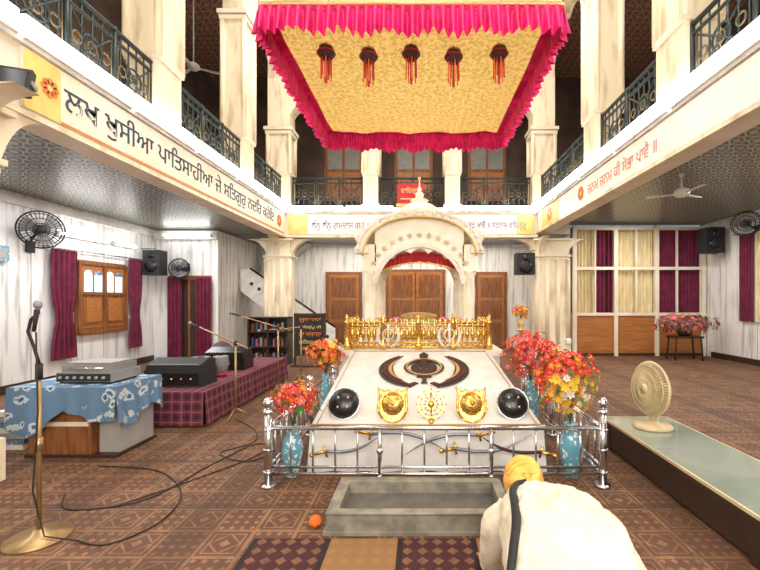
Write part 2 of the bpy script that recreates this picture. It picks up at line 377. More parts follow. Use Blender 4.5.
def spans(cols,a,z): 
    out=[];p=a
    for c0,c1 in cols: out.append((p,c0)); p=c1
    out.append((p,z)); return out
b=MB('gallery_arcade_left')
for a,z in spans(LC,-.2,YB): b.arch((XL-.03,a,0),(0,1,0),z-a,7.25,8.1,UT,(-.38,0,0),CREAM,5,60,.09); b.arch((XL+.0,a,0),(0,1,0),z-a,7.4,8.25,8.32,(-.05,0,0),CREAM2,5,60,.09)
b.box(XL-.42,XL-.02,-2,YB+.4,UT,9.5,CREAM2); b.box(XL-.02,XL+.04,-2,YB,UT,UT+.1,CREAM); b.build()
b=MB('gallery_arcade_right')
for a,z in spans(RC,-.2,YB): b.arch((XR+.03,a,0),(0,1,0),z-a,7.25,8.1,UT,(.38,0,0),CREAM,5,60,.09); b.arch((XR,a,0),(0,1,0),z-a,7.4,8.25,8.32,(.05,0,0),CREAM2,5,60,.09)
b.box(XR+.02,XR+.42,-2,YB+.4,UT,9.5,CREAM2); b.box(XR-.04,XR+.02,-2,YB,UT,UT+.1,CREAM); b.build()
b=MB('gallery_arcade_back')
for a,z in spans(BC,XL,XR): b.arch((a,YB+.03,0),(1,0,0),z-a,5.9,6.8,UT,(0,.38,0),CREAM,5,60,.09)
b.box(XL,XR,YB+.02,YB+.42,UT,9.5,CREAM2); b.build()
def railing(name,org,ax,L):
    b=MB(name); o=V3(org); ax=V3(ax); up=V3((0,0,1)); n=ax.cross(up)
    P=lambda u,z:o+ax*u+up*z
    for z in (.06,.66,.78): b.tube([P(0,z),P(L,z)],.022 if z!=.78 else .03,IRON,6)
    k=max(2,int(L/.13))
    for i in range(k+1): b.tube([P(L*i/k,0),P(L*i/k,.78)],.011,IRON,5)
    kp=max(1,round(L/.7))
    for i in range(kp):
        c=L*(i+.5)/kp; w=L/kp*.42
        b.tube([P(c-w,.1),P(c+w,.62)],.014,IRON,5); b.tube([P(c-w,.62),P(c+w,.1)],.014,IRON,5)
        b.ring(P(c,.36),.13,.014,IRON,n,20,5); b.ring(P(c,.36),.06,.014,IRONG,n,16,5)
        b.tube([P(c-w,.08),P(c-w,.64),P(c+w,.64),P(c+w,.08)],.012,IRONG,5)
        for sx in (-1,1):
            b.ring(P(c+sx*w*.72,.36),.06,.012,IRONG,n,14,5)
        b.tube([P(L*i/kp,0),P(L*i/kp,.82)],.025,IRON,6)
    b.build()
for a,z in spans(LC,.3,YB-.02)[1:]: railing('balcony_railing',(XL-.1,a+.03,3.9),(0,1,0),z-a-.06)
for a,z in spans(RC,.3,YB-.02)[1:]: railing('balcony_railing',(XR+.1,z-.03,3.9),(0,-1,0),z-a-.06)
for a,z in spans(BC,XL+.15,XR-.15): railing('balcony_railing',(a+.03,YB+.1,3.9),(1,0,0),z-a-.06)
b=MB('red_sign_board'); b.box(-.58,.1,YB-.03,YB+.0,4.0,4.52,RED); b.box(-.61,.13,YB-.02,YB+.02,3.92,4.0,GOLDP)
b.text("ਵਾਿਹਗੁਰੂ",(-.5,YB-.031,4.22),(1,0,0),(0,0,1),.52,.2,GOLDP); b.box(-.5,.02,YB-.036,YB-.03,4.1,4.13,GOLDP); b.build()
def led(name,x0,x1,y0,y1,z,h=.19):  # glowing box oversized so its shape includes the glare around the tube
    b=MB(name); b.box(x0,x1,y0,y1,z,z+h,LED)
    b.box(x0-.004,x1+.004,y0-.008,y1+.008,z-.018,z,WHITE); b.build()
for i in range(8):
    y0=-.6+i*1.36; led('tube_light',XL+.01,XL+.07,y0,y0+1.3,3.80); led('tube_light',XR-.07,XR-.01,y0,y0+1.3,3.80)
led('tube_light',XL+.15,XL+1.5,YB-.08,YB-.01,3.80,.12); led('tube_light',XL+1.6,-.7,YB-.08,YB-.01,3.80,.12)
led('tube_light',.7,XR-.15,YB-.08,YB-.01,3.80,.12)

def rosette(b,c,ax,R):
    b.band(c,ax,(0,0,1),R,R,0,2*PI,.006,BANY,20)
    for k in range(8):
        a=k*PI/4; b.band(c,ax,(0,0,1),R*.36,R*.36,0,2*PI,.010,BANO,10,cx=R*.65*math.cos(a),cy=R*.65*math.sin(a))
b=MB('scripture_banner'); b.box(XL+.002,XL+.03,3.5,10.2,3.2,3.72,BANN); b.box(XL+.03,XL+.035,3.5,3.86,3.2,3.72,BANY)
b.box(XL+.03,XL+.034,3.5,10.2,3.2,3.225,BANO)
rosette(b,(XL+.034,3.74,3.48),(0,1,0),.09); rosette(b,(XL+.03,9.85,3.46),(0,1,0),.15)
b.text("ਲਖ ਖੁਸੀਆ ਪਾਿਤਸਾਹੀਆ ਜੇ ਸਿਤਗੁਰੁ ਨਦਿਰ ਕਰੇਇ",(XL+.03,3.9,3.30),(0,1,0),(0,0,1),5.6,.35,INK); b.build()
b=MB('scripture_banner'); b.box(XR-.03,XR-.002,3.0,10.2,3.28,3.72,BANW); b.box(XR-.034,XR-.03,8.7,9.9,3.28,3.72,BANY)
rosette(b,(XR-.034,9.3,3.5),(0,-1,0),.16); rosette(b,(XR-.03,7.5,3.5),(0,-1,0),.13)
b.text("ਜਨਮ ਜਨਮ ਕੀ ਸੋਭਾ ਪਾਵੈ ॥",(XR-.03,7.2,3.40),(0,-1,0),(0,0,1),2.1,.22,INKR); b.build()
b=MB('scripture_banner'); b.box(XL+.1,-.75,YB-.03,YB-.002,3.2,3.7,BANW); b.box(XL+.1,XL+.6,YB-.035,YB-.03,3.2,3.7,BANY)
b.text("ਧੰਨੁ ਧੰਨੁ ਰਾਮਦਾਸ ਗੁਰੁ ॥",(-2.8,YB-.03,3.3),(1,0,0),(0,0,1),1.5,.26,INKB); b.build()
b=MB('scripture_banner'); b.box(.8,XR-.1,YB-.03,YB-.002,3.2,3.7,BANW); b.box(2.5,XR-.1,YB-.035,YB-.03,3.2,3.7,BANY)
b.text("ਤਤੁ ਆਵੈ ॥ ਸਤਨਾਮੁ ਵਾਿਹਗੁਰੂ",(1.25,YB-.03,3.3),(1,0,0),(0,0,1),1.5,.26,INKB); b.build()

# ------------------------------------------------------------------ canopy
b=MB('chandoa_canopy')
cx0,cx1,cy0,cy1=-1.45,1.29,3.60,6.35
def cz(u,v): return 4.14-.10*math.sin(PI*u)*math.sin(PI*v)+.016*math.sin(u*23)*math.cos(v*19)+.008*math.sin(u*51+v*13)
b.grid(lambda u,v:(cx0+(cx1-cx0)*u,cy0+(cy1-cy0)*v,cz(u,v)),60,60,BROC)
bw=.09
for (x0,x1,y0,y1) in ((cx0,cx1,cy0,cy0+bw),(cx0,cx1,cy1-bw,cy1),(cx0,cx0+bw,cy0,cy1),(cx1-bw,cx1,cy0,cy1)):
    b.grid(lambda u,v:(x0+(x1-x0)*u,y0+(y1-y0)*v,cz((x0+(x1-x0)*u-cx0)/(cx1-cx0),(y0+(y1-y0)*v-cy0)/(cy1-cy0))-.012),30,30,PINK)
def frill(p0,p1,nrm,h,m):
    p0=V3(p0);p1=V3(p1);n=V3(nrm);L=(p1-p0).length; k=int(L/.085)
    def f(u,v):
        ph=2*PI*k*u
        a=.036*math.sin(ph+.9*math.sin(u*17))*(.25+v)
        zz=-h*v-.025*v*math.sin(u*41)-.04*v*math.sin(PI*u)-.01*v*math.cos(ph)
        return p0+(p1-p0)*u+n*(a+.035*v)+V3((0,0,zz+.03))
    b.grid(f,k*8,4,m)
zc=4.14
for (a,c,n) in (((cx0,cy0,zc),(cx1,cy0,zc),(0,-1,0)),((cx0,cy1,zc),(cx1,cy1,zc),(0,1,0)),((cx0,cy0,zc),(cx0,cy1,zc),(-1,0,0)),((cx1,cy0,zc),(cx1,cy1,zc),(1,0,0))):
    frill(a,c,n,.25,PINK)
    b.tube([V3(a)+V3((0,0,.03)),V3(c)+V3((0,0,.03))],.018,GOLDP,8)
for x in (cx0,cx1):
    for y in (cy0,cy1): b.tube([(x,y,4.16),(x,y,9.5)],.006,BLKM,5)
b.build()
for X in (-.95,-.52,-.09,.34,.80):
    b=MB('hanging_tassel_lantern'); y=4.05; zt=cz((X-cx0)/(cx1-cx0),(y-cy0)/(cy1-cy0))-.003
    b.cyl((X,y,zt),(X,y,zt-.06),.006,GOLDP)
    b.lathe([(.01,0),(.06,-.015),(.085,-.05),(.085,-.085),(.06,-.12),(.02,-.135)],(X,y,zt-.05),KHM,16,ribs=16,amp=.12)
    b.lathe([(.02,0),(.075,-.01),(.02,-.02)],(X,y,zt-.05),GOLDP,14)
    b.ring((X,y,zt-.12),.09,.008,RED,(0,0,1),16,5)
    for k in range(9):
        a=k*2*PI/9; r=.05
        b.tube([(X+r*math.cos(a),y+r*math.sin(a),zt-.15),(X+r*1.1*math.cos(a),y+r*1.1*math.sin(a),zt-.36-.03*(k%2))],.007,[RED,ORG][k%2],5)
    b.tube([(X,y,zt-.18),(X,y,zt-.42)],.013,RED,6)
    b.build()

# ------------------------------------------------------------------ palki (domed shrine)
b=MB('podium'); b.box(-1.02,1.0,5.02,8.3,0,.80,CLOTH); b.box(-1.06,1.04,4.99,8.34,.80,.87,PALKI); b.box(-1.05,1.03,5.0,8.32,0,.1,CREAM); b.build()
b=MB('palki_sahib')
px0,px1,py0,py1=-.88,.86,6.2,7.9; pw=.2
cxm=(px0+px1)/2; cym=(py0+py1)/2
for x in (px0,px1-pw):
    for y in (py0,py1-pw):
        b.box(x,x+pw,y,y+pw,.87,1.1,PALKI); b.box(x-.02,x+pw+.02,y-.02,y+pw+.02,1.1,1.14,GOLDP)
        b.box(x+.02,x+pw-.02,y+.02,y+pw-.02,1.14,1.95,PALKI); b.lathe([(.1,0),(.12,.03),(.09,.06),(.11,.5),(.09,.72),(.13,.78),(.12,.82)],(x+pw/2,y+pw/2,1.14),PALKI,16)
        b.box(x-.02,x+pw+.02,y-.02,y+pw+.02,1.95,2.02,PALKI); b.box(x,x+pw,y,y+pw,2.02,2.36,PALKI)
def roofz(x,R=.93,base=2.24,h=.60): 
    q=min(1,abs(x-cxm)/R); return base+h*max(0,(1-q**2.3))**.5
for y in (py0,py1-.14): b.arch((px0+pw*.9,y,0),(1,0,0),px1-px0-pw*1.8,1.80,2.30,lambda p:roofz(p.x)-.02,(0,.14,0),PALKI,5,72,.07)
b.arch((px0,py0+pw*.9,0),(0,1,0),py1-py0-pw*1.8,1.80,2.25,2.36,(.14,0,0),PALKI,5,60,.06)
b.arch((px1-.14,py0+pw*.9,0),(0,1,0),py1-py0-pw*1.8,1.80,2.25,2.36,(.14,0,0),PALKI,5,60,.06)
NN=40; xs_=[cxm-.93+1.86*(.5-.5*math.cos(PI*i/NN)) for i in range(NN+1)]
outer=[(x,roofz(x)) for x in xs_]; inner=[(cxm+(x-cxm)*.93,roofz(x)-.06) for x in xs_][::-1]
inner=[(p[0],max(p[1],2.22)) for p in inner]
b.prism(outer+inner,(0,py1+.12,0),(1,0,0),(0,0,1),py1-py0+.24,PALKI)
for k in range(9):
    y=py0-.10+(py1-py0+.20)*k/8
    b.tube([(x,y,z+.005) for x,z in outer],.03 if k in (0,8) else .018,WHITE if k in (0,8) else PALKI,8)
b.tube([(x,py0-.13,z-.07) for x,z in [(cxm+(x-cxm)*.93,roofz(x)) for x in xs_]],.014,GOLDP,6)
for i in range(1,NN,1):
    if i%2: b.ball((xs_[i],py0-.135,roofz(xs_[i])-.015),(.028,.02,.034),WHITE,8,6)
b.band((cxm,py0-.005,1.66),(1,0,0),(0,0,1),.70,.05,.12,PI-.12,.05,WHITE,48)
# carved floral relief in the tympanum and along the arch
for i in range(17):
    a=PI*(i+.5)/17; c=V3((cxm+.80*math.cos(a),py0-.006,1.72+.80*math.sin(a)*.98))
    if c.z>1.98:
        b.ball(c,(.028,.014,.028),GOLDP,8,6)
        for k in range(5): q=2*PI*k/5+a; b.ball(c+V3((.036*math.cos(q),0,.036*math.sin(q))),(.018,.010,.018),WHITE,6,5)
for x in (px0-.02,px1+.02):
    for y in (py0+.02,py1-.02): b.box(x-.1,x+.1,y-.1,y+.1,2.22,2.32,PALKI); b.lathe([(.08,2.32),(.085,2.40),(.115,2.45),(.11,2.52),(.06,2.60),(.02,2.63),(.01,2.72)],(x,y,0),PALKI,16)
b.box(cxm-.34,cxm+.34,cym-.34,cym+.34,2.72,2.88,PALKI); b.box(cxm-.37,cxm+.37,cym-.37,cym+.37,2.86,2.90,WHITE)
b.lathe([(.30,2.90),(.345,2.95),(.35,3.02),(.31,3.10),(.22,3.17),(.11,3.21),(.13,3.235),(.16,3.25),(.10,3.28),(.05,3.30),(.075,3.34),(.06,3.38),(.02,3.41),(.04,3.44),(.03,3.47),(.01,3.50),(.008,3.62)],(cxm,cym,0),PALKI,48,ribs=12,amp=.05)
b.ball((cxm,cym,3.64),.028,GOLD)
def val(u,v):
    x=px0+.2+(px1-px0-.4)*u; q=2*u-1
    return (x,py0+.22+.012*math.sin(u*120),2.27-.17*v-.16*q*q+.02*abs(math.sin(u*PI*9))*v)
b.grid(val,160,3,RED)
b.tube([(px0+.2+(px1-px0-.4)*i/30,py0+.205,2.10-.16*(2*i/30-1)**2) for i in range(31)],.014,GOLD,6)
b.build()
b=MB('manji_with_rumala')
b.box(-.5,.5,6.5,7.5,.88,.98,WOOD)
b.grid(lambda u,v:(-.55+1.1*u,6.45+1.1*v,1.0+.20*math.sin(PI*u)**.5*math.sin(PI*v)**.5+.012*math.sin(u*30)),30,30,CLOTH)
b.ball((-.02,6.95,1.22),(.32,.25,.07),BROC,20,10); b.ball((-.42,7.1,1.1),(.12,.4,.1),PINK); b.ball((.42,7.1,1.1),(.12,.4,.1),PINK)
b.grid(lambda u,v:(-.55+1.1*u,6.44-.01*math.sin(u*60),1.0-.11*v),60,2,BROC)
b.build()

b=MB('golden_altar_fence')
fx0,fx1,fy=-.93,.88,5.1
for z,r in ((.90,.02),(.955,.012),(1.17,.014),(1.21,.018)): b.tube([(fx0,fy,z),(fx1,fy,z)],r,GOLD,8)
n=26
for i in range(n+1):
    x=fx0+(fx1-fx0)*i/n
    b.lathe([(.012,.9),(.02,.94),(.01,.97),(.024,1.03),(.03,1.06),(.024,1.09),(.01,1.15),(.022,1.2),(.012,1.22),(.02,1.245),(.004,1.27)],(x,fy,0),GOLD,8)
    if i<n: b.ring((x+(fx1-fx0)/n/2,fy,1.06),.03,.007,GOLD,(0,1,0),12,5); b.ring((x+(fx1-fx0)/n/2,fy,1.125),.018,.006,GOLD,(0,1,0),10,5)
for x in (fx0,fx0+.46,-.02,fx1-.46,fx1):
    b.lathe([(.045,.87),(.045,.93),(.03,.95),(.04,1.05),(.035,1.2),(.045,1.22),(.02,1.25),(.03,1.27),(.003,1.33)],(x,fy,0),GOLD,14)
for x in (fx0,fx1):
    for z in (.9,1.2): b.tube([(x,fy,z),(x,fy+1.0,z)],.016,GOLD,8)
    for k in range(1,9): b.lathe([(.012,.9),(.024,1.03),(.01,1.15),(.02,1.2),(.004,1.27)],(x,fy+k*.12,0),GOLD,8)
def khanda(b,o,ax,ay,s,m,th=.012,m2=None):
    ax=V3(ax)*s; ay=V3(ay)*s; m2=m2 or m
    b.prism([(0,1),(.11,.82),(.07,.5),(.06,-.35),(.16,-.4),(.16,-.48),(.045,-.48),(.045,-.72),(.07,-.8),(-.07,-.8),(-.045,-.72),(-.045,-.48),(-.16,-.48),(-.16,-.4),(-.06,-.35),(-.07,.5),(-.11,.82)],o,ax,ay,th,m2,off=th*.6)
    b.band(o,ax,ay,.45,.09,0,2*PI,th,m,36,cy=.1)
    b.band(o,ax,ay,.92,.24,-1.35,1.0,th,m,28,True)
    b.band(o,ax,ay,.92,.24,PI-1.0,PI+1.35,th,m,28,True)
    for sx in (-1,1):
        b.prism([(sx*.12,-.78),(sx*.3,-.92),(sx*.36,-.84),(sx*.2,-.72)][::sx],o,ax,ay,th,m)
for x in (-.40,.37):
    khanda(b,(x,fy-.05,1.05),(1,0,0),(0,0,1),.165,SILVER,.01)
b.build()

# sloped cloth platform
b=MB('sloped_cloth_platform')
YS0,ZS0,YS1,ZS1=4.98,.87,3.5,.41
def xe(y): t=(YS0-y)/(YS0-YS1); return (-.86-.10*t,.86+.22*t)
def slope(u,v):
    y=YS0+(YS1-YS0)*v; a,c=xe(y); z=ZS0+(ZS1-ZS0)*v
    return (a+(c-a)*u,y,z+.008*math.sin(u*19+v*4)*math.sin(v*9)-.02*math.exp(-min(u,1-u)*60))
b.grid(slope,50,30,CLOTH)
def front(u,v):
    a,c=xe(YS1); x=a+(c-a)*u
    return (x+.03*(u-.5)*v,YS1-.04*v-.015*v*math.sin(u*46)-.01*v*math.sin(u*21+1),ZS1-(ZS1-.015)*v)
b.grid(front,140,8,CLOTH)
for sd in (0,1):
    def side(u,v,sd=sd):
        y=YS0+(YS1-YS0)*u; e=xe(y)[sd]; z=ZS0+(ZS1-ZS0)*u-.02
        s=-1 if sd==0 else 1
        return (e+s*(.05*v+.012*v*math.sin(u*40)),y,z-(z-.015)*v)
    b.grid(side,90,8,CLOTH)
b.tube([(xe(YS1)[0]-.01,YS1-.015,ZS1+.003),(xe(YS1)[1]+.01,YS1-.015,ZS1+.003)],.008,EMG,6)
sd=V3((0,YS0-YS1,ZS0-ZS1)).normalized()
def onslope(x,t,off=.012):
    nn=V3((1,0,0)).cross(sd); return V3((x,YS0+(YS1-YS0)*t,ZS0+(ZS1-ZS0)*t))+nn*off
o=onslope(.045,.34)
khanda(b,o,V3((1.2,0,0)),sd,.42,KHM,.012,KHB)
b.band(o,(1,0,0),sd,.205,.02,0,2*PI,.006,EMG,30,cy=.04,off=.014)
b.band(o,(1,0,0),sd,.15,.10,0,2*PI,.004,KHB,30,cy=.04,off=.0)
b.band(o,(1.2,0,0),sd,.42,.03,-1.3,.95,.006,KHB,28); b.band(o,(1.2,0,0),sd,.42,.03,PI-.95,PI+1.3,.006,KHB,28)
b.band(o,(1.2,0,0),sd,.33,.03,-1.0,.8,.006,EMG,28,True,off=.013); b.band(o,(1.2,0,0),sd,.33,.03,PI-.8,PI+1.0,.006,EMG,28,True,off=.013)
b.tube([onslope(xe(YS0)[0]+.05,.02,.004),onslope(xe(YS0)[1]-.05,.02,.004)],.006,EMG,6)
for s_ in (0,1):
    b.tube([V3((xe(YS0+(YS1-YS0)*t)[s_]+(.06 if s_==0 else -.06),onslope(0,t,.009).y,onslope(0,t,.009).z)) for t in [i/12 for i in range(13)]],.005,EMG,6)
b.build()
for X in (-.69,.84):
    b=MB('black_round_shield'); R=Matrix.Rotation(PI/2-.45,3,'X')
    c=V3((X,3.62,.565))
    b.lathe([(.134,-.004),(.136,.006),(.125,.02),(.1,.042),(.05,.056),(.005,.06)],c,BLACK,32,R=R)
    nrm=R@V3((0,0,1)); b.ring(c,.141,.008,STEEL,nrm,36,8)
    for k in range(4):
        a=PI/4+k*PI/2; b.ball(c+R@V3((.06*math.cos(a),.06*math.sin(a),.052)),.011,SILVER,8,6)
    b.cyl(c+R@V3((0,0,-.003)),V3((X,3.7,.48)),.01,GREY)
    b.build()
for X in (-.245,.46):
    b=MB('gold_emblem_shield'); o=V3((X,3.60,.565)); ax=V3((1,0,0)); ay=V3((0,.35,.94)).normalized()
    out=[(0,-.17),(.06,-.145),(.11,-.08),(.12,0),(.105,.07),(.14,.14),(.08,.11),(.045,.12),(0,.10),(-.045,.12),(-.08,.11),(-.14,.14),(-.105,.07),(-.12,0),(-.11,-.08),(-.06,-.145)]
    nn=ax.cross(ay)
    b.prism(out,o,ax,ay,.012,GOLD); b.tube([o+ax*p[0]+ay*p[1]+nn*.012 for p in out+[out[0]]],.010,GOLD,6)
    R_=Matrix((ax,ay,nn)).transposed()
    b.lathe([(.10,.0),(.098,.012),(.085,.03),(.055,.048),(.02,.056),(.004,.058)],o+nn*.01,GOLD,28,R=R_,ribs=14,amp=.06)
    b.ring(o+nn*.045,.06,.007,GOLD,nn,24,6)
    for k in range(10):
        a=k*PI/5; b.ball(o+(ax*math.cos(a)+ay*math.sin(a))*.098+nn*.018,.010,GOLD,7,5)
    for sx in (-1,1):
        b.tube([o+ax*(-.09*sx)-ay*.13+nn*.02,o+ax*(-.13*sx)-ay*.06+nn*.03,o+ax*(-.125*sx)+ay*.05+nn*.03,o+ax*(-.13*sx)+ay*.16+nn*.02],[.007,.011,.009,.002],GOLD,6)
    b.ball(o+nn*.07,.02,GOLD); b.cyl(o,o-nn*.09-V3((0,0,.09)),.008,GOLD); b.build()
b=MB('gold_chakra_emblem'); o=V3((.10,3.60,.56)); ax=V3((1,0,0)); ay=V3((0,.35,.94)).normalized(); nn=ax.cross(ay)
for R,w in ((.125,.016),(.085,.010),(.045,.012)): b.band(o,ax,ay,R,w,0,2*PI,.012,GOLD,32)
for k in range(12):
    a=k*PI/6; d=ax*math.cos(a)+ay*math.sin(a); b.tube([o+d*.04+nn*.006,o+d*.115+nn*.006],.004,GOLD,5); b.ball(o+d*.130+nn*.006,.010,GOLD,7,5)
b.tube([o-ay*.10+nn*.015,o+ay*.10+nn*.015],[.006,.014],GOLD,6)
b.ball(o+nn*.01,.03,GOLD); b.cyl(o-ay*.12,o-ay*.17,.02,GOLD,.04); b.tube([o+ay*.12,o+ay*.17],[.012,.002],GOLD,6); b.build()
def sword(name,p0,p1,bow,m,y):
    b=MB(name); p0=V3((p0[0],y,p0[1]));p1=V3((p1[0],y,p1[1])); d=p1-p0; n=V3((-d.z,0,d.x)).normalized()
    pts=[p0+d*t+n*(bow*math.sin(PI*t)) for t in [i/14 for i in range(15)]]
    b.tube(pts,[.014-.012*max(0,(i-8)/6) for i in range(15)],m,6)
    e=d.normalized(); b.tube([p0,p0-e*.11],.014,GOLD,8); b.tube([p0+n*.05,p0-n*.05],.011,GOLD,6); b.ball(p0-e*.12,.022,GOLD,10,6); b.build()
sword('ceremonial_sword',(-.42,.36),(.22,.22),.07,BLADE,3.40); sword('ceremonial_sword',(.50,.36),(-.12,.20),-.07,BLADE,3.37)
sword('ceremonial_sword',(.30,.24),(.95,.36),-.08,BLADE,3.40); sword('ceremonial_sword',(1.02,.22),(.5,.36),.06,KHM,3.37)
sword('ceremonial_sword',(-.80,.22),(-.35,.34),-.05,BLADE,3.385)

b=MB('steel_railing'); rx0,rx1,ry0,ry1=-1.22,1.47,3.22,5.7
def post(x,y,h=.62):
    b.cyl((x,y,0),(x,y,h),.032,STEEL); b.cyl((x,y,0),(x,y,.02),.06,STEEL); b.lathe([(.034,h-.02),(.05,h),(.034,h+.02),(.02,h+.03)],(x,y,0),STEEL,16); b.ball((x,y,h+.07),.046,STEEL,16,12)
    for z in (.12,.3,.46): b.ring((x,y,z),.034,.008,STEEL,(0,0,1),16,5)
for x in (rx0,rx1):
    for y in (ry0,4.45,ry1): post(x,y,.60 if y==ry0 else .55)
for z,r in ((.47,.020),(.155,.012),(.10,.016)):
    b.tube([(rx0,ry0,z),(rx1,ry0,z)],r,STEEL,8)
    for x in (rx0,rx1): b.tube([(x,ry0,z),(x,ry1,z)],r,STEEL,8)
N=15
for i in range(1,N):
    x=rx0+(rx1-rx0)*i/N; b.tube([(x,ry0,.10),(x,ry0,.47)],.009 if i%5 else .018,STEEL,6)
    if i%5==0: b.ball((x,ry0,.285),.03,STEEL,10,8); b.cyl((x,ry0,0),(x,ry0,.1),.018,STEEL)
for x in (rx0,rx1):
    for i in range(1,17):
        y=ry0+(ry1-ry0)*i/17; b.tube([(x,y,.10),(x,y,.47)],.010,STEEL,6)
b.build()

# flowers
def blossom(b,c,n,r,m,mc=None,pet=6):
    n=n.normalized(); up=V3((0,0,1)) if abs(n.z)<.9 else V3((1,0,0)); a=n.cross(up).normalized(); q=n.cross(a)
    a0=random.random()*6
    for k in range(pet):
        an=a0+2*PI*k/pet; d=a*math.cos(an)+q*math.sin(an); e=a*math.cos(an+.45)+q*math.sin(an+.45); f=a*math.cos(an-.45)+q*math.sin(an-.45)
        b.add([c,c+e*r*.7+n*r*.25,c+d*r+n*r*.35,c+f*r*.7+n*r*.25],[(0,1,2,3)],m)
    b.ball(c+n*r*.12,r*.22,mc or F_Y,6,4)
def bouquet(b,c,rad,n,mats,r=(.03,.05),leaves=14,stem=None):
    c=V3(c)
    for i in range(n):
        u=random.uniform(-.75,1); a=random.uniform(0,2*PI); s=math.sqrt(1-u*u) if abs(u)<1 else 0
        d=V3((s*math.cos(a),s*math.sin(a),u)); k=random.uniform(.6,1.12)
        p=c+V3((d.x*rad[0],d.y*rad[1],d.z*rad[2]))*k
        mm=mats(p-c) if callable(mats) else random.choice(mats)
        blossom(b,p,d+V3((0,-.2,.1)),random.uniform(*r),mm)
    for i in range(leaves):
        a=random.uniform(0,2*PI); d=V3((math.cos(a),math.sin(a),random.uniform(-.5,.6))); p=c+V3((d.x*rad[0],d.y*rad[1],d.z*rad[2]))
        t=V3((-d.y,d.x,0))*.02; b.add([p-d*.06,p+t,p+d*.09,p-t],[(0,1,2,3)],GREEN)
    if stem is not None:
        s=V3(stem)
        for i in range(10):
            a=i*.63; b.tube([s,(s+c)/2+V3((.03*math.cos(a),.03*math.sin(a),0)),c+V3((rad[0]*.7*math.cos(a),rad[1]*.7*math.sin(a),random.uniform(-.3,.6)*rad[2]))],.004,GREEN,4)
def vase(b,c,h,r,m):
    b.lathe([(r*.6,0),(r*.65,.02*h),(r*.5,.08*h),(r*.9,.35*h),(r,.55*h),(r*.8,.75*h),(r*.45,.88*h),(r*.6,1*h),(r*.5,.99*h)],c,m,24)
b=MB('flower_vase'); vase(b,(-1.09,3.42,.0),.42,.09,TEAL); bouquet(b,(-1.07,3.42,.66),(.19,.12,.14),130,[F_R,F_R,F_O,F_P],(.025,.042),18,(-1.09,3.42,.4)); b.build()
b=MB('flower_vase'); vase(b,(1.29,3.42,.0),.45,.10,TEAL); bouquet(b,(1.26,3.46,.80),(.25,.17,.29),300,lambda d:random.choice([F_Y,F_Y,F_W,F_O]) if d.z<.05 and d.x>-.18 else random.choice([F_R,F_R,F_O,F_R]),(.025,.045),36,(1.29,3.42,.42)); b.build()
b=MB('flower_vase'); vase(b,(-1.12,4.75,.0),.62,.07,TEAL); bouquet(b,(-1.12,4.75,.86),(.2,.15,.17),130,[F_Y,F_R,F_O,F_R],(.03,.048),20,(-1.12,4.75,.6)); b.build()
b=MB('flower_vase'); vase(b,(1.26,4.55,.0),.58,.09,TEAL); bouquet(b,(1.26,4.55,.86),(.30,.2,.27),220,[F_R,F_R,F_P,F_R],(.03,.05),28,(1.26,4.55,.56)); b.build()

b=MB('offering_trough'); x0,x1,y0,y1=-.60,.61,2.56,3.08
b.box(x0,x1,y0,y1,0,.04,STONE); w=.07
b.box(x0,x1,y0,y0+w,.04,.13,STONE); b.box(x0,x1,y1-w,y1,.04,.13,STONE); b.box(x0,x0+w,y0+w,y1-w,.04,.13,STONE); b.box(x1-w,x1,y0+w,y1-w,.04,.13,STONE)
b.box(x0+w,x1-w,y0+w,y1-w,.04,.045,STONED)
b.box(x0-.02,x1+.02,y0-.02,y1+.02,0,.02,STONE)
b.tube([(x0,y0,.13),(x1,y0,.13),(x1,y1,.13),(x0,y1,.13),(x0,y0,.13)],.008,STONE,6); b.build()
b=MB('prayer_mat'); b.box(-1.04,.80,.9,2.50,.0,.010,MATS); b.build()
b=MB('marigold_flower')
for k in range(5):
    for j in range(10):
        a=j*2*PI/10+k*.3; ph=k*.32; d=V3((math.cos(a)*math.cos(ph),math.sin(a)*math.cos(ph),math.sin(ph)))
        b.ball(V3((-.69,2.64,.035))+d*.032,.013,ORG,6,4)
b.ball((-.69,2.64,.035),.034,ORG); b.build()

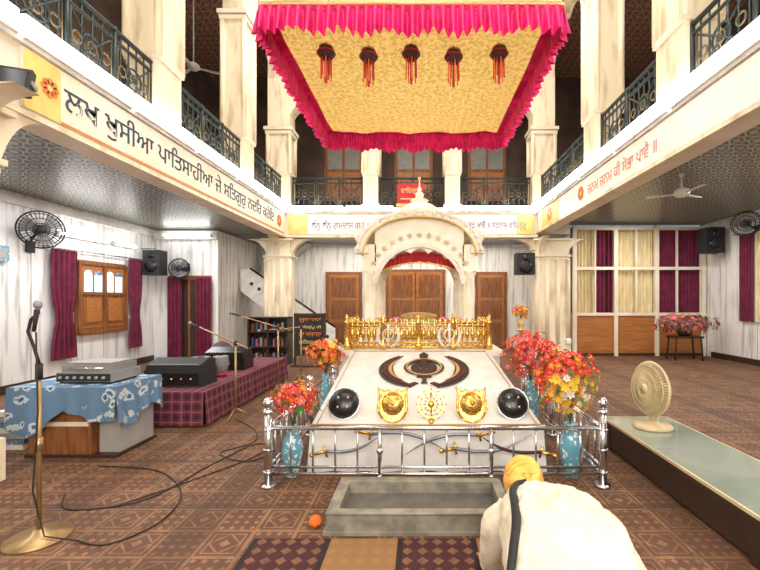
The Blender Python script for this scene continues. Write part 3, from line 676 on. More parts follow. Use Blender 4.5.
# ------------------------------------------------------------------ right glass table + fan
b=MB('glass_top_low_table'); x0,x1,y0,y1,z=1.86,2.52,.6,4.08,.31
b.box(x0+.03,x1-.03,y0+.04,y1-.04,.03,z-.05,DWOOD); b.box(x0,x1,y0,y1,z-.05,z-.022,DWOOD)
b.box(x0,x0+.012,y0,y1,z-.022,z,IVORY); b.box(x1-.012,x1,y0,y1,z-.022,z,IVORY); b.box(x0+.012,x1-.012,y1-.012,y1,z-.022,z,IVORY)
b.box(x0+.012,x1-.012,y0,y1-.012,z-.022,z-.002,GLASS)
for yy in (1.4,2.3,3.2): b.box(x0+.012,x1-.012,yy,yy+.006,z-.004,z+.0,GREY)
for x in (x0+.02,x1-.1):
    for y in (y0+.02,2.2,y1-.1): b.box(x,x+.08,y,y+.08,0,z-.05,DWOOD)
b.build()
def fanhead(b,c,n,R,cage,blade,nb=3,rings=4,spokes=36,depth=.10,wire=.0028):
    c=V3(c); n=V3(n).normalized(); up=V3((0,0,1)); a=n.cross(up).normalized(); q=a.cross(n)
    for s in (-1,1):
        for i in range(spokes):
            an=2*PI*i/spokes; d=a*math.cos(an)+q*math.sin(an)
            b.tube([c+d*.03+n*(s*depth*.5),c+d*R*.6+n*(s*depth*.48),c+d*R*.93+n*(s*depth*.25),c+d*R],wire,cage,4,False)
        for k,(f,h) in enumerate(((.35,.5),(.62,.47),(.88,.32))): b.ring(c+n*(s*depth*h),R*f,wire*1.3,cage,n,36,4)
    b.ring(c,R,.012,cage,n,40,6)
    b.cyl(c+n*(depth*.5),c+n*(depth*.54),R*.2,cage,seg=20)
    b.cyl(c-n*depth*.45,c-n*(depth*.45+.12),R*.28,cage,r1=R*.2,seg=20)
    for k in range(nb):
        a0=2*PI*k/nb+.3
        def f(u,v):
            an=a0+(v-.5)*(1.1 if u>.3 else .8); rr=R*(.12+.72*u); d=a*math.cos(an)+q*math.sin(an)
            return c+d*rr+n*((v-.5)*.05)
        b.grid(f,6,6,blade)
    b.cyl(c-n*.04,c+n*.03,R*.16,blade,seg=16)
b=MB('table_fan'); fx,fyy=2.17,3.72
b.lathe([(.17,0),(.175,.02),(.15,.04),(.06,.055),(.04,.07)],(fx,fyy,.31),IVORY,28,sq=(1,.8))
b.tube([(fx,fyy,.36),(fx,fyy,.46),(fx+.05,fyy+.02,.52),(fx+.07,fyy+.03,.62)],[.03,.024,.024,.03],IVORY,12)
fanhead(b,(fx-.03,fyy-.0,.675),(-.99,-.12,.05),.245,IVORY,IVORY,3,spokes=60,depth=.12,wire=.004)
b.build()

# ------------------------------------------------------------------ left side furniture
b=MB('cloth_covered_table'); x0,x1,y0,y1,z=-3.85,-2.86,3.75,4.4,.675
b.box(x0+.12,x0+.72,y0+.06,y1-.05,.02,z-.02,WOOD); b.box(x0+.14,x0+.70,y0+.045,y0+.06,.3,.34,CREAM2)
b.box(x1-.24,x1-.04,y0+.12,y1-.05,.02,z-.02,LGREY)
b.box(x0+.1,x1-.02,y0+.04,y1-.02,.0,.03,DWOOD)
b.box(x0,x1,y0,y1,z-.02,z,WOOD2)
b.grid(lambda u,v:(x0-.01+(x1-x0+.02)*u,y0-.01+(y1-y0+.02)*v,z+.006+.002*math.sin(u*20)),20,10,BLUEC)
def drop(u,v):
    x=x0-.02+(x1-x0+.04)*u; L=.27+.05*math.sin(u*9)+.14*max(0,math.sin(u*5+.6))
    return (x,y0-.012-.02*v-.02*v*math.sin(u*34),z+.004-L*v)
b.grid(drop,90,8,BLUEC)
def drops(u,v):
    y=y0-.01+(y1-y0+.02)*u; return (x1+.012+.03*v+.02*v*math.sin(u*24),y,z+.004-(.32+.07*math.sin(u*7))*v)
b.grid(drops,50,8,BLUEC)
b.grid(lambda u,v:(x0-.012-.03*v-.02*v*math.sin(u*24),y0+(y1-y0)*u,z+.004-.3*v),50,8,BLUEC)
b.build()
b=MB('amplifier'); ax0,ax1=-3.55,-3.0
b.box(ax0,ax1,3.9,4.3,.70,.79,GREY); b.box(ax0+.02,ax1-.02,3.885,3.9,.71,.78,BLKM)
for i in range(7): b.cyl((ax0+.06+i*.07,3.885,.745),(ax0+.06+i*.07,3.87,.745),.014,LGREY)
b.box(ax0+.03,ax1-.03,3.93,4.28,.79,.86,GREY); b.box(ax0+.05,ax1-.05,3.95,4.26,.86,.88,GREY); b.tube([(ax0+.1,3.92,.83),(ax1-.1,3.92,.83)],.008,STEEL)
for x in (ax0+.03,ax1-.03): 
    for y in (3.93,4.25): b.cyl((x,y,.683),(x,y,.70),.015,BLKM)
b.build()
b=MB('book_stack')
for i in range(7): 
    e=.01*((i*7)%3); b.box(-4.25+e,-3.97+e,4.0,4.28,.0+i*.055,.05+i*.055,[F_W,BLUEC,LGREY][i%3])
b.build()
b=MB('musicians_stage'); x0,x1,y0,y1,z=-3.95,-2.55,4.72,7.6,.41
b.box(x0+.03,x1-.03,y0+.03,y1-.03,0,z-.02,DWOOD)
b.box(x0,x1,y0,y1,z-.02,z,PLAIDT)
PLAIDX=pattern_mat('maroon_plaid_x','plaid',(.17,.025,.05),(.05,.010,.028),(.32,.13,.13),(.12,.12),.85,axes='XZ')
b.grid(lambda u,v:(x0+(x1-x0)*u,y0-.005-.02*v-.012*v*math.sin(u*50),z-(z-.02)*v),80,5,PLAIDX)
b.grid(lambda u,v:(x1+.005+.03*v+.014*v*math.sin(u*90),y0+(y1-y0)*u,z-(z-.02)*v),160,5,PLAID)
b.build()
def harmonium(name,x,y,z,w,d,h,m):
    b=MB(name); b.box(x,x+w,y,y+d,z,z+h*.62,m)
    b.prism([(0,0),(d,0),(d,h*.3),(d*.6,h*.38),(0,h*.18)],(x+.02,y,z+h*.62),(0,1,0),(0,0,1),w-.04,m)
    b.box(x+.04,x+w-.04,y-.012,y,z+.03,z+h*.5,BLACK)
    for i in range(22): b.box(x+.06+i*(w-.12)/22,x+.06+(i+.8)*(w-.12)/22,y+.02,y+.12,z+h*.8,z+h*.83,LGREY)
    for i in range(5): b.cyl((x+.12+i*(w-.24)/4,y-.012,z+h*.3),(x+.12+i*(w-.24)/4,y-.035,z+h*.3),.012,STEEL)
    b.tube([(x,y+d/2,z+h*.3),(x-.03,y+d/2,z+h*.5),(x,y+d/2,z+h*.6)],.008,STEEL); b.build()
harmonium('harmonium',-3.45,5.0,.412,.72,.38,.34,BLKM); harmonium('harmonium',-3.35,6.2,.412,.62,.36,.34,BLACK)
b=MB('folded_blanket')
b.grid(lambda u,v:(-3.75+.45*u,6.85+.5*v,.415+.30*(math.sin(PI*u)*math.sin(PI*v))**.35+.02*math.sin(u*14+v*9)*math.sin(PI*u)*math.sin(PI*v)),24,24,BLKM)
b.grid(lambda u,v:(-3.72+.39*u,6.9+.4*v,.46+.31*(math.sin(PI*u)*math.sin(PI*v))**.35),16,16,KHM); b.build()
b=MB('tabla_drum_pair')
for (x,y,r,h) in ((-3.15,5.75,.13,.25),(-2.85,5.72,.10,.27)):
    b.lathe([(r*.55,0),(r*.95,h*.3),(r*1.1,h*.6),(r,h*.92),(r*.98,h)],(x,y,.43),GREY,24); b.lathe([(r*.97,h),(r*.4,h+.003),(.001,h+.004)],(x,y,.43),LGREY,24); b.lathe([(r*.4,h+.005),(.001,h+.008)],(x,y,.43),BLKM,20)
    b.ring((x,y,.441),r*.6,.03,RED,(0,0,1),20,6)
b.build()
def mic(b,p,d):
    p=V3(p); d=V3(d).normalized(); b.tube([p-d*.16,p-d*.02],[.010,.015],BLKM,10); b.ball(p+d*.01,(.024,.024,.028),GREY,12,8)
b=MB('microphone_stand'); x,y=-2.40,2.52
b.lathe([(.17,0),(.17,.012),(.05,.035),(.03,.06)],(x,y,0),BRASS,32)
b.cyl((x,y,.03),(x,y,1.10),.013,BRASS); b.cyl((x,y,.55),(x,y,.63),.02,BRASS); b.cyl((x,y,1.0),(x,y,1.1),.019,BLKM)
b.tube([(x,y,1.1),(x-.03,y,1.2),(x-.07,y,1.3),(x-.05,y,1.38),(x,y,1.42)],.009,BLKM,8)
mic(b,(x+.0,y-.01,1.46),(.15,0,1)); b.tube([(x,y-.02,1.3),(x+.02,y-.03,.8),(x-.02,y-.02,.3),(x+.08,y-.05,.04),(x+.3,y-.05,.012)],.005,CABLE,6); b.build()
def boom(name,x,y,h,e):
    b=MB(name)
    for k in range(3):
        a=k*2*PI/3+.4; b.tube([(x,y,.12),(x+.17*math.cos(a),y+.17*math.sin(a),.012)],.010,BRASS,6)
    b.cyl((x,y,.08),(x,y,h),.013,BRASS); b.cyl((x,y,h-.03),(x,y,h+.03),.022,BLKM)
    v=V3((x,y,h)); e=V3(e); b.tube([v-(e-v)*.35,e],.010,BRASS,6); b.ball(v-(e-v)*.35,.025,BLKM); d=(e-v).normalized(); mic(b,e+d*.12,d); b.build()
boom('microphone_boom_stand',-2.36,5.12,.95,(-2.95,5.3,1.15)); boom('microphone_boom_stand',-2.34,6.6,1.05,(-2.95,6.5,1.25)); boom('microphone_boom_stand',-2.2,7.4,1.0,(-2.8,7.3,.95))
b=MB('floor_cable')
def cab(pts): 
    out=[];P=[V3((p[0],p[1],.007)) for p in pts]
    for i in range(len(P)-1):
        a=P[max(0,i-1)];c=P[i];d=P[i+1];e=P[min(len(P)-1,i+2)]
        for k in range(6):
            t=k/6; out.append(.5*((2*c)+(d-a)*t+(2*a-5*c+4*d-e)*t*t+(3*c-a-3*d+e)*t**3))
    out.append(P[-1]); b.tube(out,.005,CABLE,6)
cab([(-2.3,5.0),(-1.9,4.6),(-1.75,4.2),(-1.95,3.9),(-1.6,3.7),(-1.45,3.95),(-1.7,4.15),(-1.9,3.6),(-2.05,3.0),(-2.5,2.85),(-2.75,3.1)])
cab([(-2.2,6.3),(-1.7,5.4),(-1.6,4.5),(-1.55,3.9),(-1.9,3.3),(-2.2,2.9)]); cab([(-2.1,2.47),(-1.9,2.45),(-1.75,2.7),(-1.85,3.1),(-2.3,3.5),(-2.9,3.6)])
b.build()

# ------------------------------------------------------------------ left wall
def curtain(b,org,ax,w,z0,z1,nrm,folds,m,tie=False,amp=.035):
    o=V3(org);ax=V3(ax);n=V3(nrm)
    def f(u,v):
        z=z1+(z0-z1)*v; sh=1.0
        if tie: sh=1-.35*math.exp(-((v-.62)/.16)**2)
        return o+ax*(w*.5+(u-.5)*w*sh)+n*(.06+amp*math.sin(u*folds*2*PI))+V3((0,0,z))
    b.grid(f,folds*10,12,m)
b=MB('window_1'); X=WL+.004
def yb(y0,y1,z0,z1,d,m,base=0): b.box(X+base,X+base+d,y0,y1,z0,z1,m)
yb(7.62,8.92,.82,2.28,.05,WOOD); yb(7.72,8.82,.95,2.2,.012,WOOD2,.05)
for (a,c) in ((7.75,8.24),(8.30,8.79)):
    yb(a,c,1.0,1.6,.02,WOOD,.05); yb(a+.06,c-.06,1.06,1.54,.015,WOOD2,.07)
    for k in range(2):
        w=(c-a)/2; yb(a+k*w+.03,a+(k+1)*w-.03,1.66,2.0,.012,GLOW,.062)
        b.band((X+.062,a+(k+.5)*w,2.0),(0,1,0),(0,0,1),w/2-.03,w/2-.03,0,PI,.012,BLUEC if k else GLOW,14)
for y in (7.66,8.27,8.86): yb(y-.035,y+.035,.86,2.24,.05,WOOD,.05)
for z in (.86,1.63,2.22): yb(7.64,8.9,z-.03,z+.03,.045,WOOD,.05)
b.build()
b=MB('maroon_curtain'); curtain(b,(WL+.03,7.05,0),(0,1,0),.55,.42,2.42,(1,0,0),5,MAROON,True); b.build()
b=MB('maroon_curtain'); curtain(b,(WL+.03,8.93,0),(0,1,0),.45,.42,2.42,(1,0,0),4,MAROON,True); b.build()
b=MB('curtain_rod'); b.tube([(WL+.09,6.95,2.44),(WL+.09,9.45,2.44)],.014,STEEL); 
for y in (7.0,9.4): b.tube([(WL+.002,y,2.44),(WL+.09,y,2.44)],.012,STEEL)
b.build()
def tubefix(y0,y1,z,x=WL+.008):
    b=MB('wall_tube_light'); b.box(x,x+.05,y0,y1,z-.04,z+.04,WHITE); b.tube([(x+.08,y0+.04,z),(x+.08,y1-.04,z)],.026,LED,10)
    for y in (y0+.02,y1-.02): b.box(x+.04,x+.1,y-.015,y+.015,z-.025,z+.025,WHITE)
    b.build()
tubefix(7.2,8.4,2.72); tubefix(8.55,9.2,2.72); tubefix(4.6,5.8,2.9)
b=MB('wall_tube_light'); b.box(-6.3,-5.1,9.80,9.83,3.05,3.12,WHITE); b.tube([(-6.25,9.77,3.08),(-5.15,9.77,3.08)],.026,LED,10)
for xx in (-6.28,-5.12): b.box(xx-.015,xx+.015,9.75,9.84,3.05,3.11,WHITE)
b.build()
b=MB('electrical_box'); b.box(WL+.008,WL+.08,6.1,6.35,2.1,2.35,TEAL); b.box(WL+.08,WL+.09,6.14,6.31,2.14,2.31,LGREY); b.tube([(WL+.03,6.22,2.35),(WL+.03,6.22,3.05)],.012,WHITE,6); b.build()
b=MB('wall_fan'); c=V3((-6.25,6.6,2.66)); fanhead(b,c,(.75,-.6,-.1),.30,BLKM,GREY,3,spokes=30,wire=.004)
b.tube([c-V3((.75,-.6,0)).normalized()*.12,(WL+.06,6.75,2.55),(WL+.01,6.75,2.45)],.022,BLKM,8); b.box(WL+.008,WL+.04,6.68,6.82,2.3,2.5,BLKM); b.build()
b=MB('wall_fan'); c=V3((-5.75,9.55,2.25)); fanhead(b,c,(.1,-1,0),.24,BLKM,GREY,3,spokes=24,wire=.004); b.tube([c+V3((0,.1,0)),(-5.75,9.86,2.25)],.02,BLKM); b.box(-5.81,-5.69,9.84,9.895,2.2,2.4,BLKM); b.build()
def speaker(name,x0,x1,y0,y1,z0,z1,fx,fy,wall):
    b=MB(name); b.box(x0,x1,y0,y1,z0,z1,BLKM); cx=(x0+x1)/2; w=min(x1-x0,.5)
    b.cyl((cx,y0-.002,z0+(z1-z0)*.35),(cx,y0-.012,z0+(z1-z0)*.35),w*.36,BLACK,seg=20); b.cyl((cx,y0-.012,z0+(z1-z0)*.35),(cx,y0-.016,z0+(z1-z0)*.35),w*.28,BLKM,seg=20)
    b.cyl((cx,y0-.002,z0+(z1-z0)*.78),(cx,y0-.012,z0+(z1-z0)*.78),w*.18,BLACK,seg=16)
    b.tube([(cx,(y0+y1)/2,z1),(cx,(y0+y1)/2,z1+.05),wall],.016,GREY,6); b.build()
speaker('wall_speaker',-6.42,-6.03,9.25,9.55,2.08,2.66,0,0,(-6.59,9.45,2.71))
speaker('wall_speaker',7.1,7.55,9.9,10.25,2.68,3.3,0,0,(7.69,10.1,3.33))
speaker('wall_speaker',2.45,2.92,10.15,10.45,2.15,2.7,0,0,(2.98,10.36,2.78))
b=MB('door_1'); b.box(-6.2,-5.15,9.85,9.898,0,2.1,WOOD); b.box(-6.1,-5.25,9.84,9.85,.1,2.0,DWOOD); b.box(-5.7,-5.65,9.83,9.84,.1,2.0,WOOD); b.build()
b=MB('maroon_curtain'); curtain(b,(-6.15,9.80,0),(1,0,0),.35,.1,2.05,(0,-1,0),4,MAROON); b.build()
b=MB('maroon_curtain'); curtain(b,(-5.45,9.80,0),(1,0,0),.35,.1,2.05,(0,-1,0),4,MAROON); b.build()
b=MB('staircase'); 
o=V3((-4.95,11.03,0))
pts=[(0,1.75),(0,2.35),(.25,2.35),(2.6,.72),(2.6,.12),(2.45,.0),(2.3,.0)]
b.prism(pts,o,(1,0,0),(0,0,1),-.08,WHITE)
for i in range(11):
    t=(i+.5)/11; b.prism([(.05*math.cos(a)+.2+2.3*t,.05*math.sin(a)+2.02-1.6*t) for a in [k*PI/4 for k in range(8)]],o,(1,0,0),(0,0,1),.006,BLKM)
b.tube([o+V3((.25,.04,2.37)),o+V3((2.6,.04,.75))],.03,BLACK,8)
for i in range(11):
    x=-4.7+i*.225; z=1.85-i*.17; b.box(x,x+.23,11.11,11.8,max(0,z-.3),z,WHITE)
b.box(-4.98,-4.6,11.11,12.55,1.75,1.9,LGREY)
b.prism([(0,1.9),(0,2.15),(1.3,3.2),(1.6,3.2)],V3((-4.95,11.9,0)),(1,0,0),(0,0,1),-.6,LGREY)
b.build()
b=MB('bookcase'); b.box(-4.0,-3.05,9.25,9.6,0,.06,DWOOD); b.box(-4.0,-3.05,9.57,9.6,.06,1.1,DWOOD)
for x in (-4.0,-3.54,-3.08): b.box(x,x+.03,9.25,9.57,.06,1.1,DWOOD)
for z in (.4,.75,1.08): b.box(-4.0,-3.05,9.25,9.57,z,z+.025,DWOOD)
for i in range(26):
    z=(.06,.425,.775)[i%3]; x=-3.95+(i//3)*.1; 
    if abs(x+3.5)<.03: continue
    b.box(x,x+.06,9.36,9.53,z,z+.17+.03*(i%2),[F_D,BOOKB,WOOD,GREY][i%4])
b.build()
b=MB('notice_board'); b.box(-2.80,-2.15,8.98,9.01,.25,1.18,BLKM)
for a in ((-2.83,-2.79),(-2.16,-2.12)): b.box(a[0],a[1],8.97,9.03,0,1.2,DWOOD)
b.box(-2.83,-2.12,8.97,9.02,1.16,1.2,DWOOD); b.box(-2.9,-2.05,8.9,9.1,0,.04,DWOOD)
for i,(t,m) in enumerate((("ਸੂਚਨਾ",BANO),("ਵਾਿਹਗੁਰੂ ਜੀ",BANY),("ਕਾ ਖਾਲਸਾ",BANO),("ਫਿਤਹ ਜੀ",BANY),("ਸੇਵਾ",BANO))):
    b.text(t,(-2.72,8.98,1.0-i*.16),(1,0,0),(0,0,1),.5,.09,m)
b.build()
def door(name,x0,x1,z1,leaves=2):
    b=MB(name); y=YE-.002; b.box(x0-.08,x1+.08,y-.06,y,0,z1+.08,WOOD)
    w=(x1-x0)/leaves
    for k in range(leaves):
        a=x0+k*w+.02; c=a+w-.04; b.box(a,c,y-.09,y-.06,.03,z1,WOOD2)
        for (p,q) in ((.1,.8),(.9,1.5),(1.6,z1-.1)): b.box(a+.08,c-.08,y-.105,y-.09,p,q,WOOD)
        b.ball((c-.06 if k==0 else a+.06,y-.11,1.05),.03,GOLD,8,6)
    b.build()
door('door_2',-2.88,-1.9,2.3,1); door('door_3',-1.0,.72,2.38,2); door('door_4',1.8,2.65,2.3,1)
# ------------------------------------------------------------------ right partition
b=MB('window_2'); y=10.75; sx=[4.15,5.25,6.35,7.6]
b.box(4.15,7.68,y,y+.3,0,1.12,WOOD2); b.box(4.15,7.68,y-.03,y,0,.08,DWOOD)
for x in sx: b.box(x-.05,x+.05,y-.05,y+.05,0,3.5,CREAM2)
for z in (1.12,2.35,3.42): b.box(4.15,7.68,y-.04,y+.04,z-.04,z+.04,CREAM2)
for i in range(3): b.box(sx[i]+.1,sx[i+1]-.1,y-.015,y,.15,1.0,WOOD2)
for x in (4.7,5.8,6.9): b.box(x-.02,x+.02,y-.03,y+.03,1.12,3.42,CREAM2)
b.box(4.15,7.68,y+.28,y+.3,1.1,3.5,DARK); b.build()
for (x,w,m) in ((4.2,.55,CRCURT),(4.75,.32,MAROON),(5.1,.25,MAROON),(5.32,.7,CRCURT),(6.0,.33,CRCURT),(6.4,.55,MAROON),(7.0,.6,MAROON)):
    b=MB('curtain_panel'); curtain(b,(x,y+.2,0),(1,0,0),w,1.15,3.42,(0,-1,0),max(3,int(w*11)),m,False,.03); b.build()
b=MB('gold_curtain'); curtain(b,(WR-.02,8.6,0),(0,1,0),.5,1.0,3.05,(-1,0,0),6,CRCURT); b.build()
b=MB('maroon_curtain'); curtain(b,(WR-.02,9.15,0),(0,1,0),.4,1.0,3.05,(-1,0,0),5,MAROON); b.build()
b=MB('curtain_rod'); b.tube([(WR-.08,8.4,3.08),(WR-.08,9.75,3.08)],.014,STEEL); 
for yq in (8.45,9.7): b.tube([(WR-.008,yq,3.08),(WR-.08,yq,3.08)],.012,STEEL)
b.build()
b=MB('wall_fan'); c=V3((7.25,8.9,3.2)); fanhead(b,c,(-.7,-.7,-.1),.27,BLKM,GREY,3,spokes=24,wire=.004); b.tube([c+V3((.08,.08,0)),(7.68,9.1,3.1)],.02,BLKM); b.box(7.66,7.69,9.03,9.17,3.0,3.2,BLKM); b.build()
b=MB('flower_stand'); X,Y=6.65,10.05
b.box(X-.35,X+.35,Y-.2,Y+.2,.55,.6,DWOOD)
for sx_ in (-.3,.3):
    for sy in (-.16,.16): b.tube([(X+sx_,Y+sy,.56),(X+sx_*1.15,Y+sy,0)],.022,DWOOD,6)
b.lathe([(.1,.6),(.16,.65),(.18,.74),(.14,.78)],(X,Y,0),DWOOD,16)
bouquet(b,(X,Y-.05,.90),(.75,.3,.26),240,[F_D,F_D,F_P,F_D],(.04,.075),60,(X,Y,.75)); b.build()
b=MB('flower_stand'); X,Y=2.35,9.3; b.lathe([(.16,0),(.16,.03),(.04,.06),(.035,.75),(.12,.8),(.12,.83)],(X,Y,0),GOLDP,18); vase(b,(X,Y,.83),.25,.08,GOLDP); bouquet(b,(X,Y,1.22),(.2,.16,.16),60,[F_O,F_Y,F_R],(.04,.06),14,(X,Y,1.05)); b.build()

def cfan(x,y,zc,zf,R,m):
    b=MB('ceiling_fan'); b.cyl((x,y,zc),(x,y,zf),.014,m); b.lathe([(.05,.1),(.11,.06),(.12,.0),(.06,-.05)],(x,y,zf-.03),m,20); b.lathe([(.05,0),(.02,-.06)],(x,y,zc),m,12)
    for k in range(3):
        a=k*2*PI/3+.5; d=V3((math.cos(a),math.sin(a),0)); t=V3((-d.y,d.x,0)); c=V3((x,y,zf-.03))
        P=[c+d*.1+t*.03,c+d*R+t*.06+V3((0,0,.01)),c+d*R-t*.06-V3((0,0,.01)),c+d*.1-t*.03]
        b.add(P+[v+V3((0,0,.008)) for v in P],[(3,2,1,0),(4,5,6,7),(0,1,5,4),(1,2,6,5),(2,3,7,6),(3,0,4,7)],m)
    b.build()
G1=UT-.2
cfan(4.25,6.5,3.55,3.25,.5,WHITE); cfan(-4.7,8.3,G1,6.35,.6,LGREY); cfan(-4.9,5.0,G1,6.6,.6,LGREY); cfan(5,5.5,G1,6.6,.6,LGREY)
b=MB('flood_lamp'); T=Matrix.Translation((-3.30,3.22,3.26))@Matrix.Rotation(.35,4,'Z')@Matrix.Rotation(-.3,4,'X')
b.box(-.14,.14,-.03,.03,-.12,.12,BLKM,T); b.box(-.115,.115,-.036,-.03,-.095,.095,BLACK,T); b.box(-.15,-.135,-.02,.06,-.02,.02,GREY,T); b.box(.135,.15,-.02,.06,-.02,.02,GREY,T); b.box(-.15,.15,.05,.06,-.02,.02,GREY,T); b.cyl(T@V3((0,.05,0)),(-3.497,3.32,3.28),.015,GREY); b.build()

# ------------------------------------------------------------------ kneeling person
per=bpy.data.objects.new('kneeling_person',None); per.location=(.58,1.6,0); bpy.context.collection.objects.link(per)
def pbuild(b):
    ob=b.build(); ob.parent=per; ob.location=ob.location-per.location; return ob
def smooth_path(P,rs,k=5):
    out=[];ro=[];P=[V3(p) for p in P]
    for i in range(len(P)-1):
        a=P[max(0,i-1)];c=P[i];d=P[i+1];e=P[min(len(P)-1,i+2)]
        for j in range(k):
            t=j/k; out.append(.5*((2*c)+(d-a)*t+(2*a-5*c+4*d-e)*t*t+(3*c-a-3*d+e)*t**3)); ro.append(rs[i]*(1-t)+rs[i+1]*t)
    out.append(P[-1]); ro.append(rs[-1]); return out,ro
rings=[(2.03,.565,.505,.07,.065),(1.99,.575,.505,.12,.095),(1.93,.585,.495,.195,.125),(1.85,.59,.485,.232,.148),(1.72,.59,.485,.243,.168),(1.58,.58,.485,.245,.182),(1.44,.57,.455,.262,.2),(1.31,.56,.40,.27,.22),(1.2,.555,.35,.235,.21),(1.13,.55,.32,.15,.15),(1.10,.55,.31,.04,.04)]
def ringpt(i,a,k=1.0):
    Y,X,Z,ra,rb=rings[i]; ca,sa=math.cos(a),math.sin(a)
    f=lambda q:math.copysign(abs(q)**.85,q)
    return V3((X+ra*k*f(ca),Y,Z+rb*k*f(sa)))
b=MB('kurta_and_trousers'); seg=32
vs=[ringpt(i,2*PI*k/seg) for i in range(len(rings)) for k in range(seg)]
n=len(rings)
fs=[(i*seg+k,i*seg+(k+1)%seg,(i+1)*seg+(k+1)%seg,(i+1)*seg+k) for i in range(n-1) for k in range(seg)]+[tuple(range(seg))[::-1],tuple((n-1)*seg+k for k in range(seg))]
b.add(vs,fs,KURTA,True)
for s in (-1,1):
    cx=.575
    P,R=smooth_path([(cx+s*.13,1.93,.485),(cx+s*.19,1.93,.42),(cx+s*.215,2.0,.25),(cx+s*.205,2.08,.14),(cx+s*.20,2.13,.085)],[.085,.083,.063,.052,.045]); b.tube(P,R,KURTA,14)
    P,R=smooth_path([(cx+s*.12,1.25,.30),(cx+s*.15,1.45,.22),(cx+s*.15,1.68,.115)],[.14,.125,.09]); b.tube(P,R,KURTA,16)
    P,R=smooth_path([(cx+s*.15,1.70,.115),(cx+s*.14,1.45,.095),(cx+s*.13,1.16,.08)],[.085,.075,.05]); b.tube(P,R,KURTA,16)
    b.ball((cx+s*.15,1.69,.115),.088,KURTA)
    P,R=smooth_path([(cx+s*.2,1.55,.42),(cx+s*.235,1.42,.3),(cx+s*.25,1.3,.2)],[.06,.07,.05]); b.tube(P,R,KURTA,10)
for (p,q) in (((2,1.1),(6,.9)),((3,1.9),(7,1.4)),((2,1.6),(5,2.2)),((4,.6),(8,1.2)),((3,1.3),(6,1.7))):
    A=ringpt(p[0],p[1],.99); Z=ringpt(q[0],q[1],.99); mid=ringpt((p[0]+q[0])//2,(p[1]+q[1])/2,.99)
    P,R=smooth_path([A,mid,Z],[.010,.030,.010]); b.tube(P,R,KURTA,8)
ob=pbuild(b)
rm=ob.modifiers.new('r','REMESH'); rm.mode='VOXEL'; rm.voxel_size=.010; rm.use_smooth_shade=True
sm=ob.modifiers.new('s','SMOOTH'); sm.iterations=5; sm.factor=.5
tx=bpy.data.textures.new('folds','CLOUDS'); tx.noise_scale=.13
dp=ob.modifiers.new('d','DISPLACE'); dp.texture=tx; dp.strength=.036; dp.mid_level=.5
tx2=bpy.data.textures.new('folds2','CLOUDS'); tx2.noise_scale=.05
dp=ob.modifiers.new('d2','DISPLACE'); dp.texture=tx2; dp.strength=.014; dp.mid_level=.5
b=MB('bag_strap')
angs=[(1,2.0),(2,2.15),(3,2.22),(4,2.30),(5,2.4),(6,2.55),(7,2.8),(8,3.1)]
P=[ringpt(i,a,1.06) for i,a in angs]; P=[P[0]+V3((0,.05,-.08))]+P
S,_=smooth_path(P,[1]*len(P),5)
vs=[];
for i,p in enumerate(S):
    t=(S[min(i+1,len(S)-1)]-S[max(i-1,0)]).normalized(); out=(p-V3((.585,p.y,.44))).normalized(); sd_=t.cross(out).normalized()*.017
    vs+= [p-sd_-out*.010,p+sd_-out*.010,p+sd_+out*.008,p-sd_+out*.008]
fs=[(i*4+k,i*4+(k+1)%4,(i+1)*4+(k+1)%4,(i+1)*4+k) for i in range(len(S)-1) for k in range(4)]
b.add(vs,fs,BLKM,True); pbuild(b)
b=MB('head'); hc=V3((.548,2.12,.535)); RH=Matrix.Rotation(-.15,3,'X')@Matrix.Rotation(-.15,3,'Z')
L=lambda x,y,z:hc+RH@V3((x,y,z))
b.ball(hc,(.076,.105,.09),SKIN,24,16,R=RH)
b.ball(L(0,-.055,-.035),(.058,.065,.062),SKIN,18,12,R=RH)
b.tube([L(0,-.03,.0),(.57,2.03,.515),(.575,1.97,.50)],[.058,.058,.07],SKIN,16)
b.tube([L(0,.005,-.088),L(0,-.03,-.108),L(0,-.042,-.094)],[.008,.015,.010],SKIN,8)
for s in (-1,1):
    b.ball(L(s*.078,-.015,.0),(.012,.03,.02),SKIN,10,8,R=RH)
    b.ball(L(s*.032,.005,-.082),(.014,.010,.010),F_W,10,8,R=RH); b.ball(L(s*.032,.005,-.091),.005,BLACK,8,6)
    b.tube([L(s*.015,.024,-.086),L(s*.034,.029,-.085),L(s*.052,.024,-.074)],.005,HAIR,6)
b.tube([L(-.024,-.066,-.09),L(0,-.062,-.098),L(.024,-.066,-.09)],[.004,.008,.004],RED,8)
b.ball(L(0,-.085,-.06),(.06,.045,.045),HAIR,16,10,R=RH)
pbuild(b)
b=MB('yellow_headcloth')
def hc_f(u,v):
    a=2*PI*u; ph=v*PI*.70
    r=1+.022*math.sin(7*a+6*ph)*math.sin(ph)+.02*math.sin(11*ph+2*math.cos(a))
    ax_=V3((math.sin(ph)*math.cos(a)*.104,math.sin(ph)*math.sin(a)*.130,math.cos(ph)*.118))*r
    return hc+RH@V3((ax_.x,ax_.y+.0,ax_.z+.006))
b.grid(hc_f,56,26,YELC)
for k in range(5):
    y=-.06+k*.036
    pts=[]
    for i in range(15):
        t=-1.15+2.3*i/14; rr=math.sqrt(max(.05,1-(y/.130)**2)); pts.append(L(.104*rr*math.sin(t),y+.012*math.sin(t*2),.120*rr*math.cos(t)+.004))
    b.tube(pts,[.004+.008*math.sin(PI*i/14) for i in range(15)],YELC,8)
b.ball(L(.01,-.105,.062),(.026,.022,.018),YELC,12,8)
for s in (-1,1): b.grid(lambda u,v:L(.01+s*(.012+.02*v)+(u-.5)*.022,-.11-.05*v,.075+.01*v+.004*math.sin(v*9+u*4)),5,8,YELC)
pbuild(b)
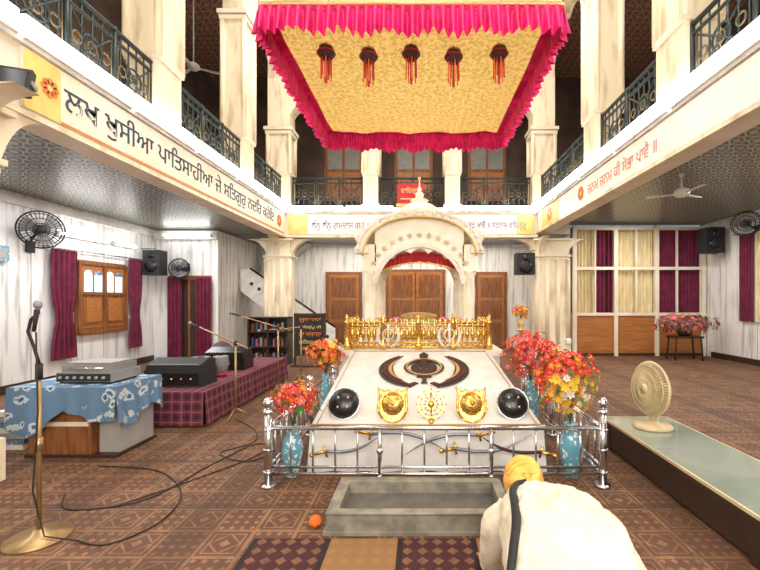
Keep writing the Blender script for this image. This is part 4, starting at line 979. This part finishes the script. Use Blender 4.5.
def hand(name,s):
    b=MB(name); w=V3((.575+s*.20,2.13,.080)); 
    b.tube([w,w+V3((0,.05,-.025))],[.03,.028],SKIN,12)
    pc=w+V3((0,.085,-.045)); b.ball(pc,(.042,.05,.018),SKIN,16,10)
    for k,(dx,ln) in enumerate(((-.032,.068),(-.011,.08),(.011,.075),(.032,.058))):
        p=pc+V3((dx,.035,0)); fx=dx*.35
        b.tube([p-V3((0,.03,0)),p,p+V3((fx*.4,ln*.45,.012)),p+V3((fx*.8,ln*.8,.004)),p+V3((fx,ln,-.008))],[.011,.0105,.0098,.009,.007],SKIN,10)
    t=-s; p=pc+V3((t*.03,-.02,0)); b.tube([p,p+V3((t*.025,.025,.0)),p+V3((t*.036,.055,-.004)),p+V3((t*.034,.072,-.008))],[.014,.012,.011,.008],SKIN,10)
    ob=pbuild(b); rm=ob.modifiers.new('r','REMESH'); rm.mode='VOXEL'; rm.voxel_size=.0035; rm.use_smooth_shade=True
    sm=ob.modifiers.new('s','SMOOTH'); sm.iterations=3
hand('hand_left',-1); hand('hand_right',1)
for s in (-1,1):
    b=MB('foot'); x=.575+s*.13; b.tube([(x,1.2,.075),(x,1.1,.068),(x-s*.0,1.0,.055),(x,.96,.038)],[.04,.045,.04,.022],SKIN,12)
    for k in range(5): b.ball((x+(k-2)*.016,.95,.028),(.009,.02,.01),SKIN,8,6)
    pbuild(b)

# ------------------------------------------------------------------ lights
def area(name,loc,tgt,sx,sy,p,col=(1,.965,.925)):
    l=bpy.data.lights.new(name,'AREA'); l.shape='RECTANGLE'; l.size=sx; l.size_y=sy; l.energy=p; l.color=col
    o=bpy.data.objects.new(name,l); o.location=loc; d=V3(tgt)-V3(loc); o.rotation_euler=d.to_track_quat('-Z','Y').to_euler(); bpy.context.collection.objects.link(o); return o
area('hall_light',(-.2,6.5,9.3),(-.2,6.5,0),5,5,480)
area('hall_light_near',(-.2,.6,9.0),(-.2,3.5,0),5,3,190)
area('front_fill',(.3,-1.8,3.0),(0,6,1.6),5,2,260,(1,.97,.93))  # added front fill behind the camera, not a fixture of the hall
area('aisle_light_left',(-5.1,7.0,3.18),(-5.1,7,0),.6,4,120,(.96,.97,1))
area('aisle_light_left_near',(-5.1,2.5,3.18),(-5.1,2.5,0),.6,3,60,(1,.97,.94))
area('aisle_light_right',(5.4,8.0,3.5),(5.4,8,0),.6,4,140)
area('aisle_light_right_near',(5.2,3.0,3.5),(5.2,3,0),.6,3,70)
area('aisle_light_back',(-.2,11.6,3.2),(-.2,11.6,0),6,.5,90,(1,.94,.84))
area('gallery_fill_back',(-.2,11.5,7.2),(-.2,12.0,4),5,.4,22,(1,.85,.7))  # this and the next two are added fills lifting the dark gallery
area('gallery_fill_left',(-5.2,6.5,8.4),(-5.2,6.5,4),.5,6,26,(1,.88,.75))
area('gallery_fill_right',(5.2,6.5,8.4),(5.2,6.5,4),.5,6,26,(1,.88,.75))
w=bpy.data.worlds.new('w'); bpy.context.scene.world=w; w.use_nodes=True
w.node_tree.nodes['Background'].inputs[0].default_value=(.9,.9,1,1); w.node_tree.nodes['Background'].inputs[1].default_value=.3
# ------------------------------------------------------------------ camera
cam=bpy.data.cameras.new('camera'); co=bpy.data.objects.new('camera',cam); bpy.context.collection.objects.link(co)
co.location=(0,0,1.5); co.rotation_euler=(PI/2,0,0)
cam.sensor_width=36; cam.lens=400/760*36; cam.shift_x=-40/760; cam.shift_y=15/760; cam.clip_start=.05
bpy.context.scene.camera=co
try:
    bpy.context.scene.view_settings.view_transform='Standard'
except Exception: pass
bpy.context.scene.view_settings.exposure=0
